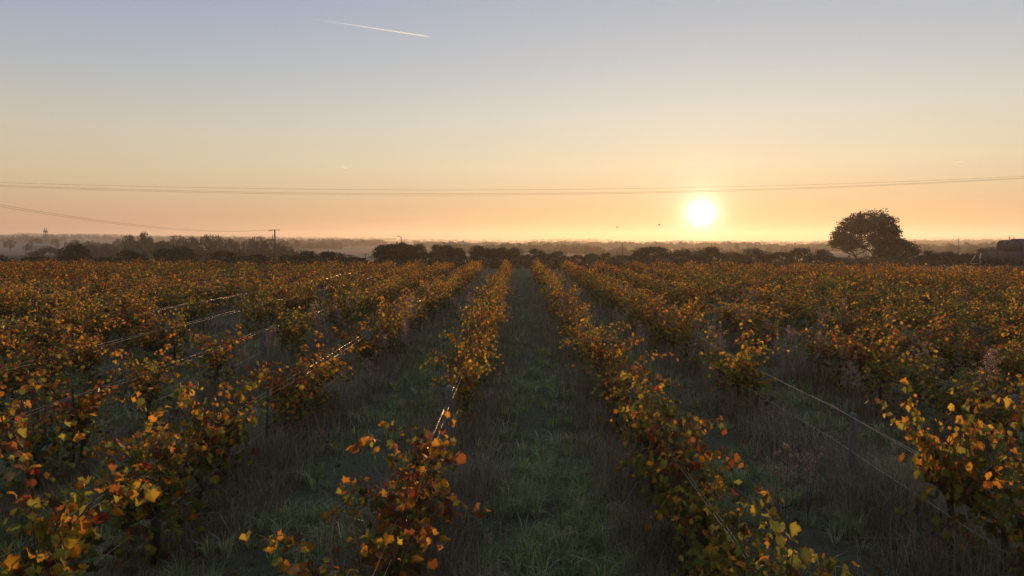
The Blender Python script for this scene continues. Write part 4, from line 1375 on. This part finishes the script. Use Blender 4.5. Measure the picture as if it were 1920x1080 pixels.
# church spire on the skyline
p = at(394, 436, 2000); g = float(ground(p[0], p[1])); hh = p[2] - g
root = link('church_spire', None, None, (p[0], p[1], g)); tag(root, 'tiny pointed church spire on the skyline between tree tops', 'church')
a = Acc(); a.add(*box(0, 0, hh * 0.3, 4.4, 4.4, hh * 0.6)); link('tower', a.mesh('tower', M_concrete), root)
a = Acc(); a.add(*tube([(0, 0, hh * 0.6), (0, 0, hh)], [2.9, 0.15], 8)); link('spire', a.mesh('spire', M_steel), root)

# two birds
M_bird = principled('bird_feathers', (0.04, 0.035, 0.03), 0.8, 0.2)
for (px, py, Y, lb) in [(1157, 426, 120, 'left one of two small birds flying over the hedge'), (1236, 422, 105, 'bird nearer the sun, wings raised in flight')]:
    p = at(px, py, Y)
    root = link('bird', None, None, tuple(p), (0, 0, R.uniform(-.5, .5))); tag(root, lb, 'bird')
    a = Acc(); a.add(*tube([(-.22, 0, -0.02), (-.12, 0, 0), (0, 0, 0.01), (.14, 0, .03), (.2, 0, .04)], [0.02, .045, .06, .035, .01], 7)); link('body', a.mesh('body', M_bird, True), root)
    for s in (-1, 1):
        V = np.array([(-.07, s * .04, .01), (.07, s * .04, .02), (.05, s * .22, .16), (-.05, s * .22, .15), (-.04, s * .42, .13)])
        V = np.vstack([V, V + (0, 0, .012)])
        T = [(0, 1, 2), (0, 2, 3), (3, 2, 4), (5, 7, 6), (5, 8, 7), (8, 9, 7), (1, 6, 7), (1, 7, 2), (0, 3, 8), (0, 8, 5)]
        link('wing', mesh('wing', V, np.array(T), None, M_bird), root)

# ------------------------------------------------------------------ vapour trails high up, outside the haze
def trail(p0, p1, D, r0, r1, op0, op1, label):
    A, B = np.array([0, 0, H]) + ray(*p0) * D, np.array([0, 0, H]) + ray(*p1) * D
    n_ = 24
    P = A + (B - A) * np.linspace(0, 1, n_)[:, None]
    rr_ = np.linspace(r0, r1, n_); rr_[-1] *= 0.7; rr_[0] *= 0.2
    V, T = tube(P, rr_, 8, False)
    C = np.repeat(np.linspace(0, 1, n_), 8)[:, None] * np.ones((1, 4))
    m = bpy.data.materials.new('ice_cloud'); m.use_nodes = True
    t = NT(m.node_tree); nt = m.node_tree; nt.nodes.remove(nt.nodes['Principled BSDF'])
    d = t.n('ShaderNodeBsdfDiffuse'); d.inputs['Color'].default_value = (0.78, 0.92, 1.0, 1)
    tl = t.n('ShaderNodeBsdfTranslucent'); tl.inputs['Color'].default_value = (0.78, 0.92, 1.0, 1)
    ad = t.n('ShaderNodeMixShader'); t.link(d.outputs[0], ad.inputs[1]); t.link(tl.outputs[0], ad.inputs[2]); ad.inputs[0].default_value = 0.85
    tp_ = t.n('ShaderNodeBsdfTransparent')
    at2 = t.n('ShaderNodeAttribute', attribute_name='Col')
    mr = t.n('ShaderNodeMapRange', interpolation_type='SMOOTHSTEP'); t.link(at2.outputs['Fac'], mr.inputs['Value'])
    mr.inputs['From Min'].default_value = 0.0; mr.inputs['From Max'].default_value = 1.0
    mr.inputs['To Min'].default_value = op0; mr.inputs['To Max'].default_value = op1
    ms = t.n('ShaderNodeMixShader'); t.link(mr.outputs[0], ms.inputs[0]); t.link(tp_.outputs[0], ms.inputs[1]); t.link(ad.outputs[0], ms.inputs[2])
    t.link(ms.outputs[0], nt.nodes['Material Output'].inputs['Surface'])
    o = link('vapour_trail', mesh('vapour_trail', V, T, C, m, True)); tag(o, label, 'vapour trail')


trail((570, 33), (803, 68.5), 9000, 5.0, 9.0, 0.02, 0.55, 'long white vapour trail high in the blue sky, brightest at its right end')
trail((632, 310), (651, 316.5), 9000, 3.0, 5.0, 0.15, 0.5, 'very short faint vapour trail in the left sky above the cables')
trail((1790, 300), (1808, 304), 9000, 3.0, 5.0, 0.15, 0.45, 'short faint vapour trail in the right sky above the oak')

# ------------------------------------------------------------------ haze
hv, ht_ = box(0, 0, 19, 6900, 6900, 56)
hm = bpy.data.materials.new('haze'); hm.use_nodes = True
t = NT(hm.node_tree); hm.node_tree.nodes.remove(hm.node_tree.nodes['Principled BSDF'])
pv = t.n('ShaderNodeVolumePrincipled')
pv.inputs['Color'].default_value = (0.97, 0.84, 0.72, 1)
pv.inputs['Density'].default_value = HAZE_DENSITY
pv.inputs['Anisotropy'].default_value = 0.50
t.link(pv.outputs[0], hm.node_tree.nodes['Material Output'].inputs['Volume'])
hz = link('haze', mesh('haze', hv, ht_, None, hm))
hz['kind'] = 'stuff'
hz['label'] = 'thin evening haze over the fields and hills'
